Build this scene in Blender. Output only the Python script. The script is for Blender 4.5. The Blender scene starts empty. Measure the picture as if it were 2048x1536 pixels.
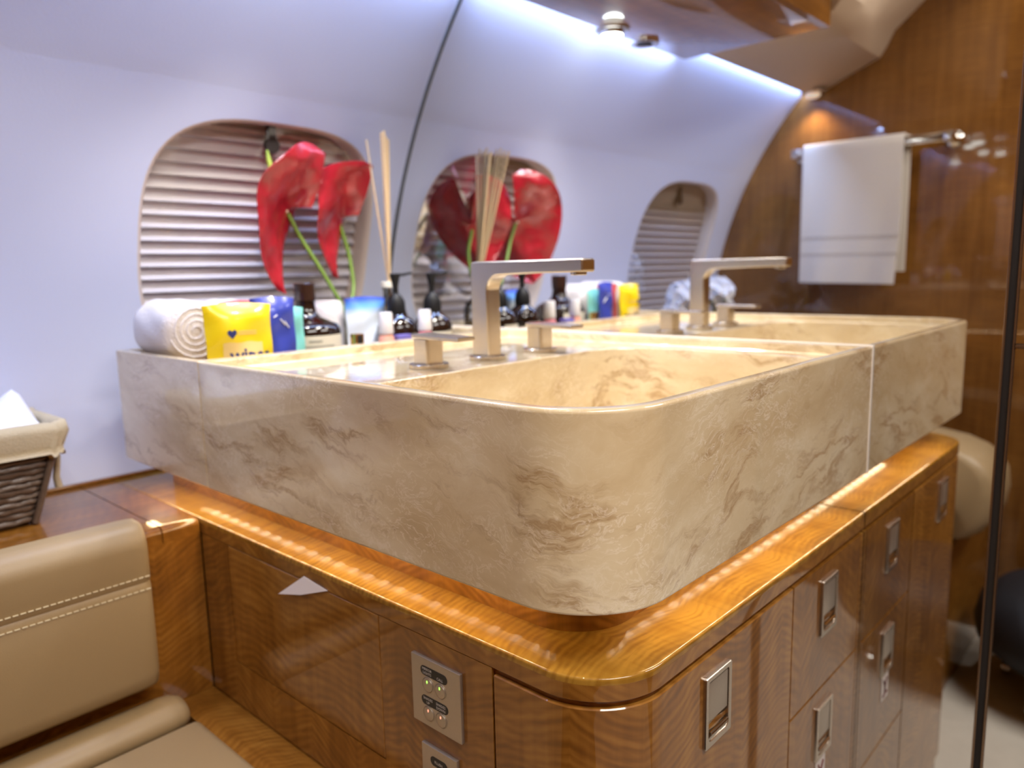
import bpy, bmesh, math, random
from mathutils import Vector, Matrix
random.seed(7)
sc = bpy.context.scene
COL = sc.collection

# ------------------------------------------------------------------ camera
cam_d = bpy.data.cameras.new('camera')
cam = bpy.data.objects.new('camera', cam_d); COL.objects.link(cam)
cam_d.sensor_fit = 'HORIZONTAL'; cam_d.sensor_width = 36.0
cam_d.lens = 1511.1 / 2048 * 36.0
CAM = Vector((-0.97648, -0.29578, 0.10091))
RT = Vector((0.67402716, -0.73838543, -0.0217795))
UP = Vector((0.12418619, 0.08419981, 0.98868002))
FW = Vector((0.72819309, 0.6691019, -0.14845023))
m = Matrix((RT, UP, -FW)).transposed().to_4x4(); m.translation = CAM
cam.matrix_world = m
cam_d.clip_start = 0.01
cam_d.dof.use_dof = True
cam_d.dof.focus_distance = 0.62
cam_d.dof.aperture_fstop = 4.2
sc.camera = cam

# ------------------------------------------------------------------ world, exposure
w = bpy.data.worlds.new('world'); sc.world = w; w.use_nodes = True
w.node_tree.nodes['Background'].inputs[0].default_value = (0.9, 0.93, 1, 1)
w.node_tree.nodes['Background'].inputs[1].default_value = 0.05
sc.view_settings.view_transform = 'Standard'; sc.view_settings.look = 'None'
sc.view_settings.gamma = 1.0; sc.view_settings.exposure = 0.10
sc.view_settings.use_curve_mapping = False
sc.cycles.max_bounces = 10; sc.cycles.glossy_bounces = 6; sc.cycles.transparent_max_bounces = 12
sc.cycles.caustics_reflective = False; sc.cycles.caustics_refractive = False

# ------------------------------------------------------------------ large lights
def area(name, loc, direction, sx, sy, power, color, spread=180, parent=None):
    d = bpy.data.lights.new(name, 'AREA'); d.shape = 'RECTANGLE'; d.size = sx; d.size_y = sy
    d.energy = power; d.color = color; d.spread = math.radians(spread)
    o = bpy.data.objects.new(name, d); COL.objects.link(o)
    o.location = loc
    o.rotation_euler = Vector(direction).to_track_quat('-Z', 'Y').to_euler()
    return o
COOL = (0.40, 0.56, 1.0); WARM = (1.0, 0.80, 0.58); NEUT = (1.0, 0.93, 0.84)
# LED tape in the slot between sidewall and valance (washes the sidewall blue-white)
L_COVE = area('cove_light', (-0.345, 0.6665, 0.5985), (0, 0, -1), 0.67, 0.011, 3.3, COOL)
L_COVE.rotation_euler = (0, 0, 0)
L_COVE2 = area('cove_light', (-1.05, 0.6480, 0.6230), (0, 0, -1), 0.70, 0.010, 3.1, COOL)
L_COVE2.rotation_euler = (0, 0, 0)
# fill lamp added above the aisle to brighten the vanity's front faces
L_FILL = area('fill_light', (-0.72, -0.82, 1.085), (0, 0, -1), 0.9, 0.45, 25.0, (1.0, 0.96, 0.91))

# ------------------------------------------------------------------ constants of the place
YC, ZC, RF = -0.15437, -0.14374, 1.11536         # fuselage section (sidewall)
L, R, H = 0.562, 0.082, 0.160                     # stone block: length, front corner radius, height
XC = -0.552                                       # cabinet end face
ZW = -0.2113                                      # wood top level
DB = -1.41                                        # far bulkhead
FL = -0.94                                        # floor
def wall_y(z): return YC + math.sqrt(max(0, RF*RF - (z-ZC)**2))
def ang(z): return math.asin((z-ZC)/RF)
def wpt(x, t, d=0.0): return Vector((x, YC+(RF+d)*math.cos(t), ZC+(RF+d)*math.sin(t)))

# ------------------------------------------------------------------ material helpers
def new_mat(name):
    mt = bpy.data.materials.new(name); mt.use_nodes = True
    nt = mt.node_tree; b = nt.nodes['Principled BSDF']
    return mt, nt, b
def plain(name, col, rough=0.5, metal=0.0, coat=0.0, emit=None, es=0.0, bump=0.0, bscale=300, sheen=0.0, var=0.0, vscale=20, sss=0.0, trans=0.0, ior=1.45, spec=None):
    mt, nt, b = new_mat(name)
    b.inputs['Base Color'].default_value = (*col, 1); b.inputs['Roughness'].default_value = rough
    b.inputs['Metallic'].default_value = metal; b.inputs['Coat Weight'].default_value = coat
    b.inputs['Coat Roughness'].default_value = 0.04
    b.inputs['IOR'].default_value = ior; b.inputs['Transmission Weight'].default_value = trans
    if spec is not None: b.inputs['Specular IOR Level'].default_value = spec
    if sheen: b.inputs['Sheen Weight'].default_value = sheen; b.inputs['Sheen Roughness'].default_value = 0.6
    if sss: b.inputs['Subsurface Weight'].default_value = sss; b.inputs['Subsurface Radius'].default_value = (0.01, 0.005, 0.003)
    if emit: b.inputs['Emission Color'].default_value = (*emit, 1); b.inputs['Emission Strength'].default_value = es
    tc = nt.nodes.new('ShaderNodeTexCoord')
    if bump:
        n = nt.nodes.new('ShaderNodeTexNoise'); n.inputs['Scale'].default_value = bscale; n.inputs['Detail'].default_value = 3
        bp = nt.nodes.new('ShaderNodeBump'); bp.inputs['Strength'].default_value = bump; bp.inputs['Distance'].default_value = 0.002
        nt.links.new(tc.outputs['Object'], n.inputs['Vector']); nt.links.new(n.outputs['Fac'], bp.inputs['Height']); nt.links.new(bp.outputs['Normal'], b.inputs['Normal'])
    if var:
        n = nt.nodes.new('ShaderNodeTexNoise'); n.inputs['Scale'].default_value = vscale; n.inputs['Detail'].default_value = 4
        mx = nt.nodes.new('ShaderNodeMix'); mx.data_type = 'RGBA'
        mx.inputs[6].default_value = (*[c*(1-var) for c in col], 1); mx.inputs[7].default_value = (*[min(1, c*(1+var)) for c in col], 1)
        nt.links.new(tc.outputs['Object'], n.inputs['Vector']); nt.links.new(n.outputs['Fac'], mx.inputs[0]); nt.links.new(mx.outputs[2], b.inputs['Base Color'])
    return mt
def N(nt, t, **kw):
    n = nt.nodes.new(t)
    for k, v in kw.items():
        if k in n.inputs.keys(): n.inputs[k].default_value = v
        else: setattr(n, k, v)
    return n
def ramp(nt, stops):
    r = nt.nodes.new('ShaderNodeValToRGB'); e = r.color_ramp.elements
    while len(e) < len(stops): e.new(0.5)
    for el, (p, c) in zip(e, stops): el.position = p; el.color = (*c, 1) if len(c) == 3 else c
    return r
def wood(name, grain='z', tilt=18, dark=(0.105, 0.036, 0.005), mid=(0.230, 0.089, 0.012), light=(0.360, 0.160, 0.027), period=0.011, off=0.0, rough=0.22, coat=1.0, contrast=1.0, leaf=0.085):
    mt, nt, b = new_mat(name); lk = nt.links.new
    g = N(nt, 'ShaderNodeNewGeometry')
    mp = N(nt, 'ShaderNodeMapping')                      # rotate so that the grain runs along local X
    rot = {'z': (0, math.radians(90), 0), 'x': (0, 0, 0), 'y': (0, 0, math.radians(-90))}[grain]
    mp.inputs['Rotation'].default_value = rot; mp.inputs['Location'].default_value = (off, off*0.7, off*0.3)
    lk(g.outputs['Position'], mp.inputs['Vector'])
    # book-matched leaves: fold the coordinate across the grain
    sp = N(nt, 'ShaderNodeSeparateXYZ'); cb = N(nt, 'ShaderNodeCombineXYZ'); lk(mp.outputs[0], sp.inputs[0]); lk(sp.outputs[0], cb.inputs[0])
    for k in (1, 2):
        pg = N(nt, 'ShaderNodeMath', operation='PINGPONG'); pg.inputs[1].default_value = leaf; lk(sp.outputs[k], pg.inputs[0]); lk(pg.outputs[0], cb.inputs[k])
    # long grain streaks
    m1 = N(nt, 'ShaderNodeMapping'); m1.inputs['Scale'].default_value = (3.0, 70, 70); lk(cb.outputs[0], m1.inputs['Vector'])
    n1 = N(nt, 'ShaderNodeTexNoise', Scale=1.0, Detail=6.0, Roughness=0.6, Distortion=0.4); lk(m1.outputs[0], n1.inputs['Vector'])
    # slow colour drift
    n2 = N(nt, 'ShaderNodeTexNoise', Scale=6.0, Detail=2.0); lk(mp.outputs[0], n2.inputs['Vector'])
    # ripple figure across the grain
    m3 = N(nt, 'ShaderNodeMapping'); m3.inputs['Rotation'].default_value = (0, math.radians(tilt), math.radians(tilt)); lk(cb.outputs[0], m3.inputs['Vector'])
    wt = N(nt, 'ShaderNodeTexWave', wave_type='BANDS', bands_direction='X'); wt.inputs['Scale'].default_value = 2*math.pi/(20*period)
    wt.inputs['Distortion'].default_value = 10.0; wt.inputs['Detail'].default_value = 2.0; wt.inputs['Detail Scale'].default_value = 0.42; wt.inputs['Detail Roughness'].default_value = 0.5
    lk(m3.outputs[0], wt.inputs['Vector'])
    m4 = N(nt, 'ShaderNodeMapping'); m4.inputs['Scale'].default_value = (0.8/period, 16.0, 16.0); lk(m3.outputs[0], m4.inputs['Vector'])
    nr = N(nt, 'ShaderNodeTexNoise', Scale=1.0, Detail=2.5, Roughness=0.5, Distortion=0.6); lk(m4.outputs[0], nr.inputs['Vector'])
    wr = ramp(nt, [(0.33, (0,)*3), (0.66, (1,)*3)]); lk(nr.outputs['Fac'], wr.inputs[0])
    wv = N(nt, 'ShaderNodeMix', data_type='RGBA'); wv.inputs[0].default_value = 0.60; lk(wt.outputs['Color'], wv.inputs[6]); lk(wr.outputs[0], wv.inputs[7])
    # ripple fades in and out
    m5 = N(nt, 'ShaderNodeMapping'); m5.inputs['Scale'].default_value = (9.0, 26.0, 26.0); lk(cb.outputs[0], m5.inputs['Vector'])
    nd = N(nt, 'ShaderNodeTexNoise', Scale=1.0, Detail=2.0); lk(m5.outputs[0], nd.inputs['Vector'])
    ma = N(nt, 'ShaderNodeMath', operation='MULTIPLY'); lk(wv.outputs[2], ma.inputs[0])
    rp = ramp(nt, [(0.30, (0.25,)*3), (0.62, (1,)*3)]); lk(nd.outputs['Fac'], rp.inputs[0]); lk(rp.outputs[0], ma.inputs[1])
    s1 = N(nt, 'ShaderNodeMath', operation='MULTIPLY_ADD'); lk(ma.outputs[0], s1.inputs[0]); s1.inputs[1].default_value = 0.36*contrast; 
    s2 = N(nt, 'ShaderNodeMath', operation='MULTIPLY_ADD'); lk(n1.outputs['Fac'], s2.inputs[0]); s2.inputs[1].default_value = 0.50
    s3 = N(nt, 'ShaderNodeMath', operation='MULTIPLY_ADD'); lk(n2.outputs['Fac'], s3.inputs[0]); s3.inputs[1].default_value = 0.55; s3.inputs[2].default_value = -0.16
    lk(s3.outputs[0], s2.inputs[2]); lk(s2.outputs[0], s1.inputs[2])
    cr = ramp(nt, [(0.18, dark), (0.50, mid), (0.86, light)]); lk(s1.outputs[0], cr.inputs[0])
    lk(cr.outputs[0], b.inputs['Base Color'])
    b.inputs['Specular IOR Level'].default_value = 0.12
    b.inputs['Roughness'].default_value = rough + 0.15; b.inputs['Coat Weight'].default_value = coat; b.inputs['Coat Roughness'].default_value = 0.035; b.inputs['Coat IOR'].default_value = 1.5
    return mt
def marble(name):
    mt, nt, b = new_mat(name); lk = nt.links.new
    g = N(nt, 'ShaderNodeNewGeometry')
    rot = N(nt, 'ShaderNodeMapping'); rot.inputs['Rotation'].default_value = (math.radians(-10), math.radians(12), 0); lk(g.outputs['Position'], rot.inputs['Vector'])
    dn = N(nt, 'ShaderNodeTexNoise', Scale=6.0, Detail=5.0, Roughness=0.6); lk(rot.outputs[0], dn.inputs['Vector'])
    dv = N(nt, 'ShaderNodeVectorMath', operation='MULTIPLY_ADD'); lk(dn.outputs['Color'], dv.inputs[0]); dv.inputs[1].default_value = (0.12, 0.12, 0.085); lk(rot.outputs[0], dv.inputs[2])
    def stretched(scale, loc):
        st = N(nt, 'ShaderNodeMapping'); st.inputs['Scale'].default_value = scale; st.inputs['Location'].default_value = loc; lk(dv.outputs[0], st.inputs['Vector']); return st
    st = stretched((5.0, 5.0, 15.0), (0, 0, 0))
    nb = N(nt, 'ShaderNodeTexNoise', Scale=1.0, Detail=6.0, Roughness=0.58, Distortion=0.4); lk(st.outputs[0], nb.inputs['Vector'])
    base = ramp(nt, [(0.30, (0.57, 0.425, 0.240)), (0.44, (0.68, 0.540, 0.330)), (0.58, (0.765, 0.640, 0.425)), (0.74, (0.86, 0.770, 0.570))]); lk(nb.outputs['Fac'], base.inputs[0])
    # brown ragged wisps: thin ridges plus small clouds, both inside sparse drawn-out patches
    st2 = stretched((4.0, 4.0, 19.0), (3.1, 1.7, 0.4))
    nv = N(nt, 'ShaderNodeTexNoise', Scale=1.3, Detail=7.0, Roughness=0.62, Distortion=0.3); lk(st2.outputs[0], nv.inputs['Vector'])
    sub = N(nt, 'ShaderNodeMath', operation='SUBTRACT'); lk(nv.outputs['Fac'], sub.inputs[0]); sub.inputs[1].default_value = 0.50
    ab = N(nt, 'ShaderNodeMath', operation='ABSOLUTE'); lk(sub.outputs[0], ab.inputs[0])
    vr = ramp(nt, [(0.0, (1,)*3), (0.014, (0.65,)*3), (0.050, (0,)*3)]); lk(ab.outputs[0], vr.inputs[0])
    st3 = stretched((4.5, 4.5, 12.0), (7.7, 2.2, 5.3))
    nk = N(nt, 'ShaderNodeTexNoise', Scale=1.7, Detail=2.0, Roughness=0.5); lk(st3.outputs[0], nk.inputs['Vector'])
    kr = ramp(nt, [(0.46, (0,)*3), (0.58, (1,)*3)]); lk(nk.outputs['Fac'], kr.inputs[0])
    vm = N(nt, 'ShaderNodeMath', operation='MULTIPLY'); lk(vr.outputs[0], vm.inputs[0]); lk(kr.outputs[0], vm.inputs[1])
    st4 = stretched((7.0, 7.0, 30.0), (1.2, 8.1, 2.9))
    nc = N(nt, 'ShaderNodeTexNoise', Scale=1.3, Detail=8.0, Roughness=0.68, Distortion=0.3); lk(st4.outputs[0], nc.inputs['Vector'])
    cr_ = ramp(nt, [(0.57, (0,)*3), (0.70, (0.8,)*3)]); lk(nc.outputs['Fac'], cr_.inputs[0])
    vmx = N(nt, 'ShaderNodeMath', operation='MAXIMUM'); lk(vm.outputs[0], vmx.inputs[0]); lk(cr_.outputs[0], vmx.inputs[1])
    vm2 = N(nt, 'ShaderNodeMath', operation='MULTIPLY'); lk(vmx.outputs[0], vm2.inputs[0]); vm2.inputs[1].default_value = 0.72
    mx = N(nt, 'ShaderNodeMix', data_type='RGBA'); lk(vm2.outputs[0], mx.inputs[0]); lk(base.outputs[0], mx.inputs[6]); mx.inputs[7].default_value = (0.36, 0.205, 0.080, 1)
    # pale crinkled threads
    nw = N(nt, 'ShaderNodeTexNoise', Scale=5.0, Detail=8.0, Roughness=0.62, Distortion=1.6); lk(st.outputs[0], nw.inputs['Vector'])
    s5 = N(nt, 'ShaderNodeMath', operation='SUBTRACT'); lk(nw.outputs['Fac'], s5.inputs[0]); s5.inputs[1].default_value = 0.5
    a5 = N(nt, 'ShaderNodeMath', operation='ABSOLUTE'); lk(s5.outputs[0], a5.inputs[0])
    w5 = ramp(nt, [(0.0, (0.75,)*3), (0.012, (0.32,)*3), (0.032, (0,)*3)]); lk(a5.outputs[0], w5.inputs[0])
    nk2 = N(nt, 'ShaderNodeTexNoise', Scale=9.0, Detail=2.0); lk(rot.outputs[0], nk2.inputs['Vector'])
    kr2 = ramp(nt, [(0.42, (0.15,)*3), (0.60, (1,)*3)]); lk(nk2.outputs['Fac'], kr2.inputs[0])
    w6 = N(nt, 'ShaderNodeMath', operation='MULTIPLY'); lk(w5.outputs[0], w6.inputs[0]); lk(kr2.outputs[0], w6.inputs[1])
    mx2 = N(nt, 'ShaderNodeMix', data_type='RGBA'); lk(w6.outputs[0], mx2.inputs[0]); lk(mx.outputs[2], mx2.inputs[6]); mx2.inputs[7].default_value = (0.93, 0.83, 0.68, 1)
    lk(mx2.outputs[2], b.inputs['Base Color'])
    b.inputs['Roughness'].default_value = 0.30; b.inputs['Coat Weight'].default_value = 1.0; b.inputs['Coat Roughness'].default_value = 0.05; b.inputs['Coat IOR'].default_value = 1.55
    return mt
def glass(name, tint=(1, 1, 1), rough=0.0, ior=1.45, gain=1.0):
    mt = bpy.data.materials.new(name); mt.use_nodes = True; nt = mt.node_tree; nt.nodes.clear(); lk = nt.links.new
    o = N(nt, 'ShaderNodeOutputMaterial'); mx = N(nt, 'ShaderNodeMixShader'); t = N(nt, 'ShaderNodeBsdfTransparent'); g = N(nt, 'ShaderNodeBsdfGlossy'); f = N(nt, 'ShaderNodeFresnel')
    t.inputs[0].default_value = (*tint, 1); g.inputs['Roughness'].default_value = rough; f.inputs['IOR'].default_value = ior
    mm = N(nt, 'ShaderNodeMath', operation='MULTIPLY'); mm.inputs[1].default_value = gain; mm.use_clamp = True; lk(f.outputs[0], mm.inputs[0])
    lk(mm.outputs[0], mx.inputs[0]); lk(t.outputs[0], mx.inputs[1]); lk(g.outputs[0], mx.inputs[2]); lk(mx.outputs[0], o.inputs[0])
    return mt

M = {}
M['wood_front'] = wood('wood_front', 'z', 20, period=0.0080, off=0.3, contrast=1.5)
M['wood_drawer'] = wood('wood_drawer', 'z', 34, period=0.0095, off=1.9, contrast=1.1)
M['wood_side'] = wood('wood_side', 'z', 24, period=0.0080, off=2.2, contrast=1.25)
M['wood_panel'] = wood('wood_panel', 'z', 10, period=0.0100, off=4.7, contrast=1.5)
M['wood_top_lit'] = wood('wood_top_lit', 'y', 12, period=0.0070, off=0.9, contrast=2.0, dark=(0.130, 0.053, 0.006), mid=(0.255, 0.116, 0.013), light=(0.385, 0.198, 0.028))  # same veneer as the fronts, with the LED glow put into its colour
M['wood_ledge'] = wood('wood_ledge', 'x', 20, period=0.012, off=5.1, contrast=0.5, leaf=0.3)
M['wood_bulk'] = wood('wood_bulk', 'z', 6, period=0.0065, off=7.7, contrast=0.6, rough=0.2, dark=(0.105, 0.038, 0.007), mid=(0.215, 0.089, 0.018), light=(0.33, 0.155, 0.035), leaf=0.11)
M['wood_ceil'] = wood('wood_ceil', 'x', 15, period=0.012, off=3.9, contrast=0.7, leaf=0.2)
M['wood_strip'] = wood('wood_strip', 'y', 30, period=0.0075, off=6.3, contrast=1.3, leaf=0.2)
M['marble'] = marble('stone')
M['wall'] = plain('wall_cool_tint', (0.64, 0.68, 0.85), 0.62, bump=0.10, bscale=220)  # white wall with the cool wash partly mixed into its base colour
M['reveal'] = plain('window_reveal', (0.70, 0.60, 0.52), 0.45)
M['pane'] = glass('window_pane', (0.97, 0.96, 0.95), 0.0, 1.5, 0.50)
M['shade'] = plain('shade_fabric', (0.80, 0.78, 0.83), 0.8, bump=0.1, bscale=800)
M['shade_top'] = plain('shade_head', (0.52, 0.46, 0.40), 0.7)
M['dark_metal'] = plain('dark_metal', (0.05, 0.045, 0.045), 0.35, 0.6)
M['mirror'] = plain('mirror_silver', (0.90, 0.905, 0.90), 0.0, 1.0)
M['black_gap'] = plain('black_gasket', (0.012, 0.010, 0.010), 0.5)
M['bronze'] = plain('bronze_trim', (0.30, 0.20, 0.13), 0.25, 0.9)
M['grey_trim'] = plain('grey_trim', (0.13, 0.14, 0.15), 0.4, 0.3)
M['leather'] = plain('tan_leather', (0.315, 0.225, 0.120), 0.42, bump=0.12, bscale=900, var=0.03, vscale=9)
M['thread'] = plain('cream_thread', (0.72, 0.64, 0.46), 0.7)
M['soffit'] = plain('tan_soffit', (0.60, 0.48, 0.36), 0.6, bump=0.08, bscale=700)
M['carpet'] = plain('pale_carpet', (0.56, 0.52, 0.45), 0.95, bump=0.5, bscale=500, var=0.08, vscale=30)
M['nickel'] = plain('brushed_nickel', (0.60, 0.54, 0.47), 0.26, 1.0, var=0.04, vscale=200)
M['chrome'] = plain('chrome', (0.72, 0.69, 0.65), 0.10, 1.0)
M['chrome_dark'] = plain('chrome_cup', (0.50, 0.46, 0.40), 0.14, 1.0)
M['plate'] = plain('satin_plate', (0.50, 0.445, 0.38), 0.40, 0.85, var=0.04, vscale=400)
M['black'] = plain('black_enamel', (0.012, 0.012, 0.013), 0.35)
M['white_print'] = plain('white_print', (0.75, 0.72, 0.68), 0.6)
M['led_green'] = plain('led_green', (0.2, 0.7, 0.1), 0.4, emit=(0.35, 1.0, 0.1), es=2.2)
M['led_red'] = plain('led_red', (0.8, 0.25, 0.15), 0.4, emit=(1.0, 0.32, 0.2), es=1.6)
M['paper'] = plain('white_paper', (0.80, 0.74, 0.71), 0.8)
M['caulk'] = plain('white_caulk', (0.82, 0.76, 0.70), 0.4)
M['lamp'] = plain('lamp_lens', (1, 1, 1), 0.5, emit=(0.93, 1.0, 0.97), es=14.0)
M['lamp_dim'] = plain('lamp_lens_dim', (1, 0.9, 0.8), 0.5, emit=(1.0, 0.80, 0.58), es=0.4)
M['led_warm'] = plain('led_warm', (1, 1, 1), 0.5, emit=(1.0, 0.80, 0.55), es=26.0)
M['led_tape'] = plain('led_tape', (0.9, 0.85, 0.7), 0.5, emit=(1.0, 0.76, 0.42), es=13.0)
M['terry'] = plain('terry_white', (0.80, 0.74, 0.72), 0.95, bump=1.0, bscale=420, sheen=0.4)
M['terry_bar'] = plain('terry_cream', (0.68, 0.62, 0.55), 0.95, bump=0.6, bscale=500, sheen=0.3)
M['terry_band'] = plain('terry_band', (0.56, 0.50, 0.44), 0.85)
M['yellow'] = plain('pack_yellow', (0.80, 0.60, 0.01), 0.32, coat=0.3)
M['pale_print'] = plain('print_pale', (0.78, 0.58, 0.22), 0.4)
M['navy'] = plain('print_navy', (0.02, 0.03, 0.16), 0.4)
M['blue'] = plain('pack_blue', (0.035, 0.055, 0.36), 0.30, coat=0.3)
M['teal'] = plain('pack_teal', (0.22, 0.62, 0.58), 0.35)
M['red_pack'] = plain('pack_red', (0.65, 0.10, 0.12), 0.4)
M['white_pack'] = plain('pack_white', (0.80, 0.80, 0.82), 0.4)
M['amber'] = plain('amber_glass', (0.014, 0.006, 0.004), 0.08, coat=0.4, spec=0.4)
M['black_cap'] = plain('black_cap', (0.008, 0.008, 0.009), 0.45, spec=0.25)
M['brown_cap'] = plain('brown_cap', (0.030, 0.012, 0.008), 0.20, coat=0.5)
M['label'] = plain('bottle_label', (0.74, 0.70, 0.58), 0.6)
M['label_ink'] = plain('label_ink', (0.35, 0.34, 0.28), 0.7)
M['white_plastic'] = plain('white_plastic', (0.74, 0.74, 0.80), 0.30, sss=0.1)
M['pink'] = plain('pink_plastic', (0.70, 0.25, 0.30), 0.4)
M['purple'] = plain('purple_pack', (0.16, 0.14, 0.46), 0.4)
M['peach'] = plain('peach_pack', (0.80, 0.38, 0.28), 0.45)
M['gold'] = plain('gold_metal', (0.75, 0.48, 0.13), 0.22, 1.0)
M['reed'] = plain('rattan_reed', (0.66, 0.49, 0.29), 0.7)
M['clear'] = glass('clear_glass', (0.93, 0.95, 0.95), 0.0, 1.5, 1.3)
M['liquid'] = plain('amber_liquid', (0.40, 0.24, 0.06), 0.05, coat=1.0)
M['stem'] = plain('stem_green', (0.17, 0.28, 0.045), 0.4)
M['leaf'] = plain('leaf_green', (0.06, 0.16, 0.05), 0.4)
M['white_petal'] = plain('white_petal', (0.80, 0.82, 0.90), 0.6, sss=0.15)
M['wicker'] = plain('dark_wicker', (0.115, 0.080, 0.062), 0.45, bump=0.6, bscale=260, var=0.25, vscale=90, coat=0.35)
M['linen'] = plain('linen_liner', (0.47, 0.395, 0.27), 0.9, bump=0.6, bscale=600, var=0.06, vscale=60)
M['bag'] = plain('white_bag', (0.80, 0.81, 0.88), 0.35, sss=0.2)
M['black_uph'] = plain('black_upholstery', (0.010, 0.011, 0.016), 0.6)
M['ceil_white'] = plain('ceiling_cream', (0.62, 0.58, 0.52), 0.7)
M['fill_glow'] = plain('fill_diffuser', (0.9, 0.9, 0.9), 0.5, emit=(1, 0.96, 0.93), es=2.0)  # glow of the added fill panel
def flower_mat():
    mt, nt, b = new_mat('anthurium_red'); lk = nt.links.new
    tc = N(nt, 'ShaderNodeTexCoord'); n = N(nt, 'ShaderNodeTexNoise', Scale=16.0, Detail=3.0); lk(tc.outputs['Object'], n.inputs['Vector'])
    cr = ramp(nt, [(0.3, (0.30, 0.006, 0.016)), (0.6, (0.46, 0.010, 0.026)), (0.8, (0.56, 0.030, 0.045))]); lk(n.outputs['Fac'], cr.inputs[0]); lk(cr.outputs[0], b.inputs['Base Color'])
    v = N(nt, 'ShaderNodeTexVoronoi', Scale=38.0); lk(tc.outputs['Object'], v.inputs['Vector'])
    bp = N(nt, 'ShaderNodeBump', Strength=0.55, Distance=0.006); lk(v.outputs['Distance'], bp.inputs['Height']); lk(bp.outputs['Normal'], b.inputs['Normal'])
    b.inputs['Roughness'].default_value = 0.28; b.inputs['Coat Weight'].default_value = 0.7; b.inputs['Coat Roughness'].default_value = 0.15
    b.inputs['Subsurface Weight'].default_value = 0.12; b.inputs['Subsurface Radius'].default_value = (0.006, 0.001, 0.001)
    return mt
M['anthurium'] = flower_mat()
def spadix_mat(name, stops, ax=2):
    mt, nt, b = new_mat(name); tc = N(nt, 'ShaderNodeTexCoord'); sp = N(nt, 'ShaderNodeSeparateXYZ')
    nt.links.new(tc.outputs['Generated'], sp.inputs[0]); cr = ramp(nt, stops); nt.links.new(sp.outputs[ax], cr.inputs[0]); nt.links.new(cr.outputs[0], b.inputs['Base Color'])
    b.inputs['Roughness'].default_value = 0.5
    return mt
M['spadix_green'] = spadix_mat('spadix_green', [(0.0, (0.80, 0.62, 0.50)), (0.5, (0.76, 0.68, 0.45)), (0.7, (0.45, 0.50, 0.05)), (1.0, (0.30, 0.42, 0.05))])
M['spadix_orange'] = spadix_mat('spadix_orange', [(0.0, (0.80, 0.45, 0.22)), (0.6, (0.75, 0.35, 0.08)), (1.0, (0.62, 0.22, 0.03))])
M['blue_pouch'] = spadix_mat('pouch_blue', [(0.0, (0.70, 0.76, 0.86)), (0.78, (0.70, 0.78, 0.88)), (0.88, (0.12, 0.36, 0.82)), (0.96, (0.012, 0.06, 0.42)), (1.0, (0.012, 0.04, 0.30))])

# ------------------------------------------------------------------ mesh helpers
class MB:
    def __init__(s): s.v = []; s.f = []
    def add(s, vs, fs):
        o = len(s.v); s.v += [Vector(p) for p in vs]; s.f += [tuple(i+o for i in f) for f in fs]; return s
    def bm(s, b):
        b.verts.ensure_lookup_table(); b.verts.index_update()
        s.add([v.co.copy() for v in b.verts], [[v.index for v in f.verts] for f in b.faces]); b.free(); return s
    def box(s, lo, hi, bev=0.0, seg=2):
        b = bmesh.new(); bmesh.ops.create_cube(b, size=1.0)
        lo, hi = Vector(lo), Vector(hi)
        for v in b.verts: v.co = Vector((lo[i]+(v.co[i]+0.5)*(hi[i]-lo[i]) for i in range(3)))
        if bev: bmesh.ops.bevel(b, geom=list(b.edges), offset=bev, segments=seg, profile=0.6, affect='EDGES')
        return s.bm(b)
    def loft(s, rings, closed=True, cap0=False, cap1=False):
        n = len(rings[0]); vs = [p for r in rings for p in r]; fs = []
        for i in range(len(rings)-1):
            for j in range(n if closed else n-1):
                k = (j+1) % n
                fs.append((i*n+j, i*n+k, (i+1)*n+k, (i+1)*n+j))
        if cap0: fs.append(tuple(range(n))[::-1])
        if cap1: fs.append(tuple((len(rings)-1)*n+j for j in range(n)))
        return s.add(vs, fs)
    def lathe(s, c, prof, n=32, axis='z'):
        rings = []
        for r, h in prof:
            rg = []
            for j in range(n):
                a = 2*math.pi*j/n; p = (r*math.cos(a), r*math.sin(a), h)
                if axis == 'x': p = (p[2], p[0], p[1])
                if axis == 'y': p = (p[0], -p[2], p[1])
                rg.append(Vector(c)+Vector(p))
            rings.append(rg)
        return s.loft(rings, True, True, True)
    def tube(s, pts, rad, n=10, caps=True):
        pts = [Vector(p) for p in pts]; rings = []
        if not hasattr(rad, '__len__'): rad = [rad]*len(pts)
        prev = None
        for i, p in enumerate(pts):
            t = (pts[min(i+1, len(pts)-1)]-pts[max(i-1, 0)]).normalized()
            if prev is None:
                a = Vector((0, 0, 1)) if abs(t.z) < 0.9 else Vector((1, 0, 0)); u = t.cross(a).normalized()
            else: u = (prev - t*prev.dot(t)).normalized()
            prev = u; v = t.cross(u)
            rings.append([p+(u*math.cos(2*math.pi*j/n)+v*math.sin(2*math.pi*j/n))*rad[i] for j in range(n)])
        return s.loft(rings, True, caps, caps)
    def ring_tube(s, pts, rad, n=8):
        pts = [Vector(p) for p in pts]; k = len(pts); rings = []
        for i, p in enumerate(pts):
            t = (pts[(i+1) % k]-pts[i-1]).normalized(); u = Vector((0, 0, 1)); u = (u-t*u.dot(t)).normalized(); v = t.cross(u)
            rings.append([p+(u*math.cos(2*math.pi*j/n)+v*math.sin(2*math.pi*j/n))*rad for j in range(n)])
        rings.append(rings[0]); return s.loft(rings, True)
    def poly_extrude(s, pts, vec):
        n = len(pts); vec = Vector(vec); vs = [Vector(p) for p in pts]+[Vector(p)+vec for p in pts]
        fs = [tuple(range(n)), tuple(range(2*n-1, n-1, -1))]+[(j, j+n, (j+1) % n+n, (j+1) % n) for j in range(n)]
        return s.add(vs, fs)

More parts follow.
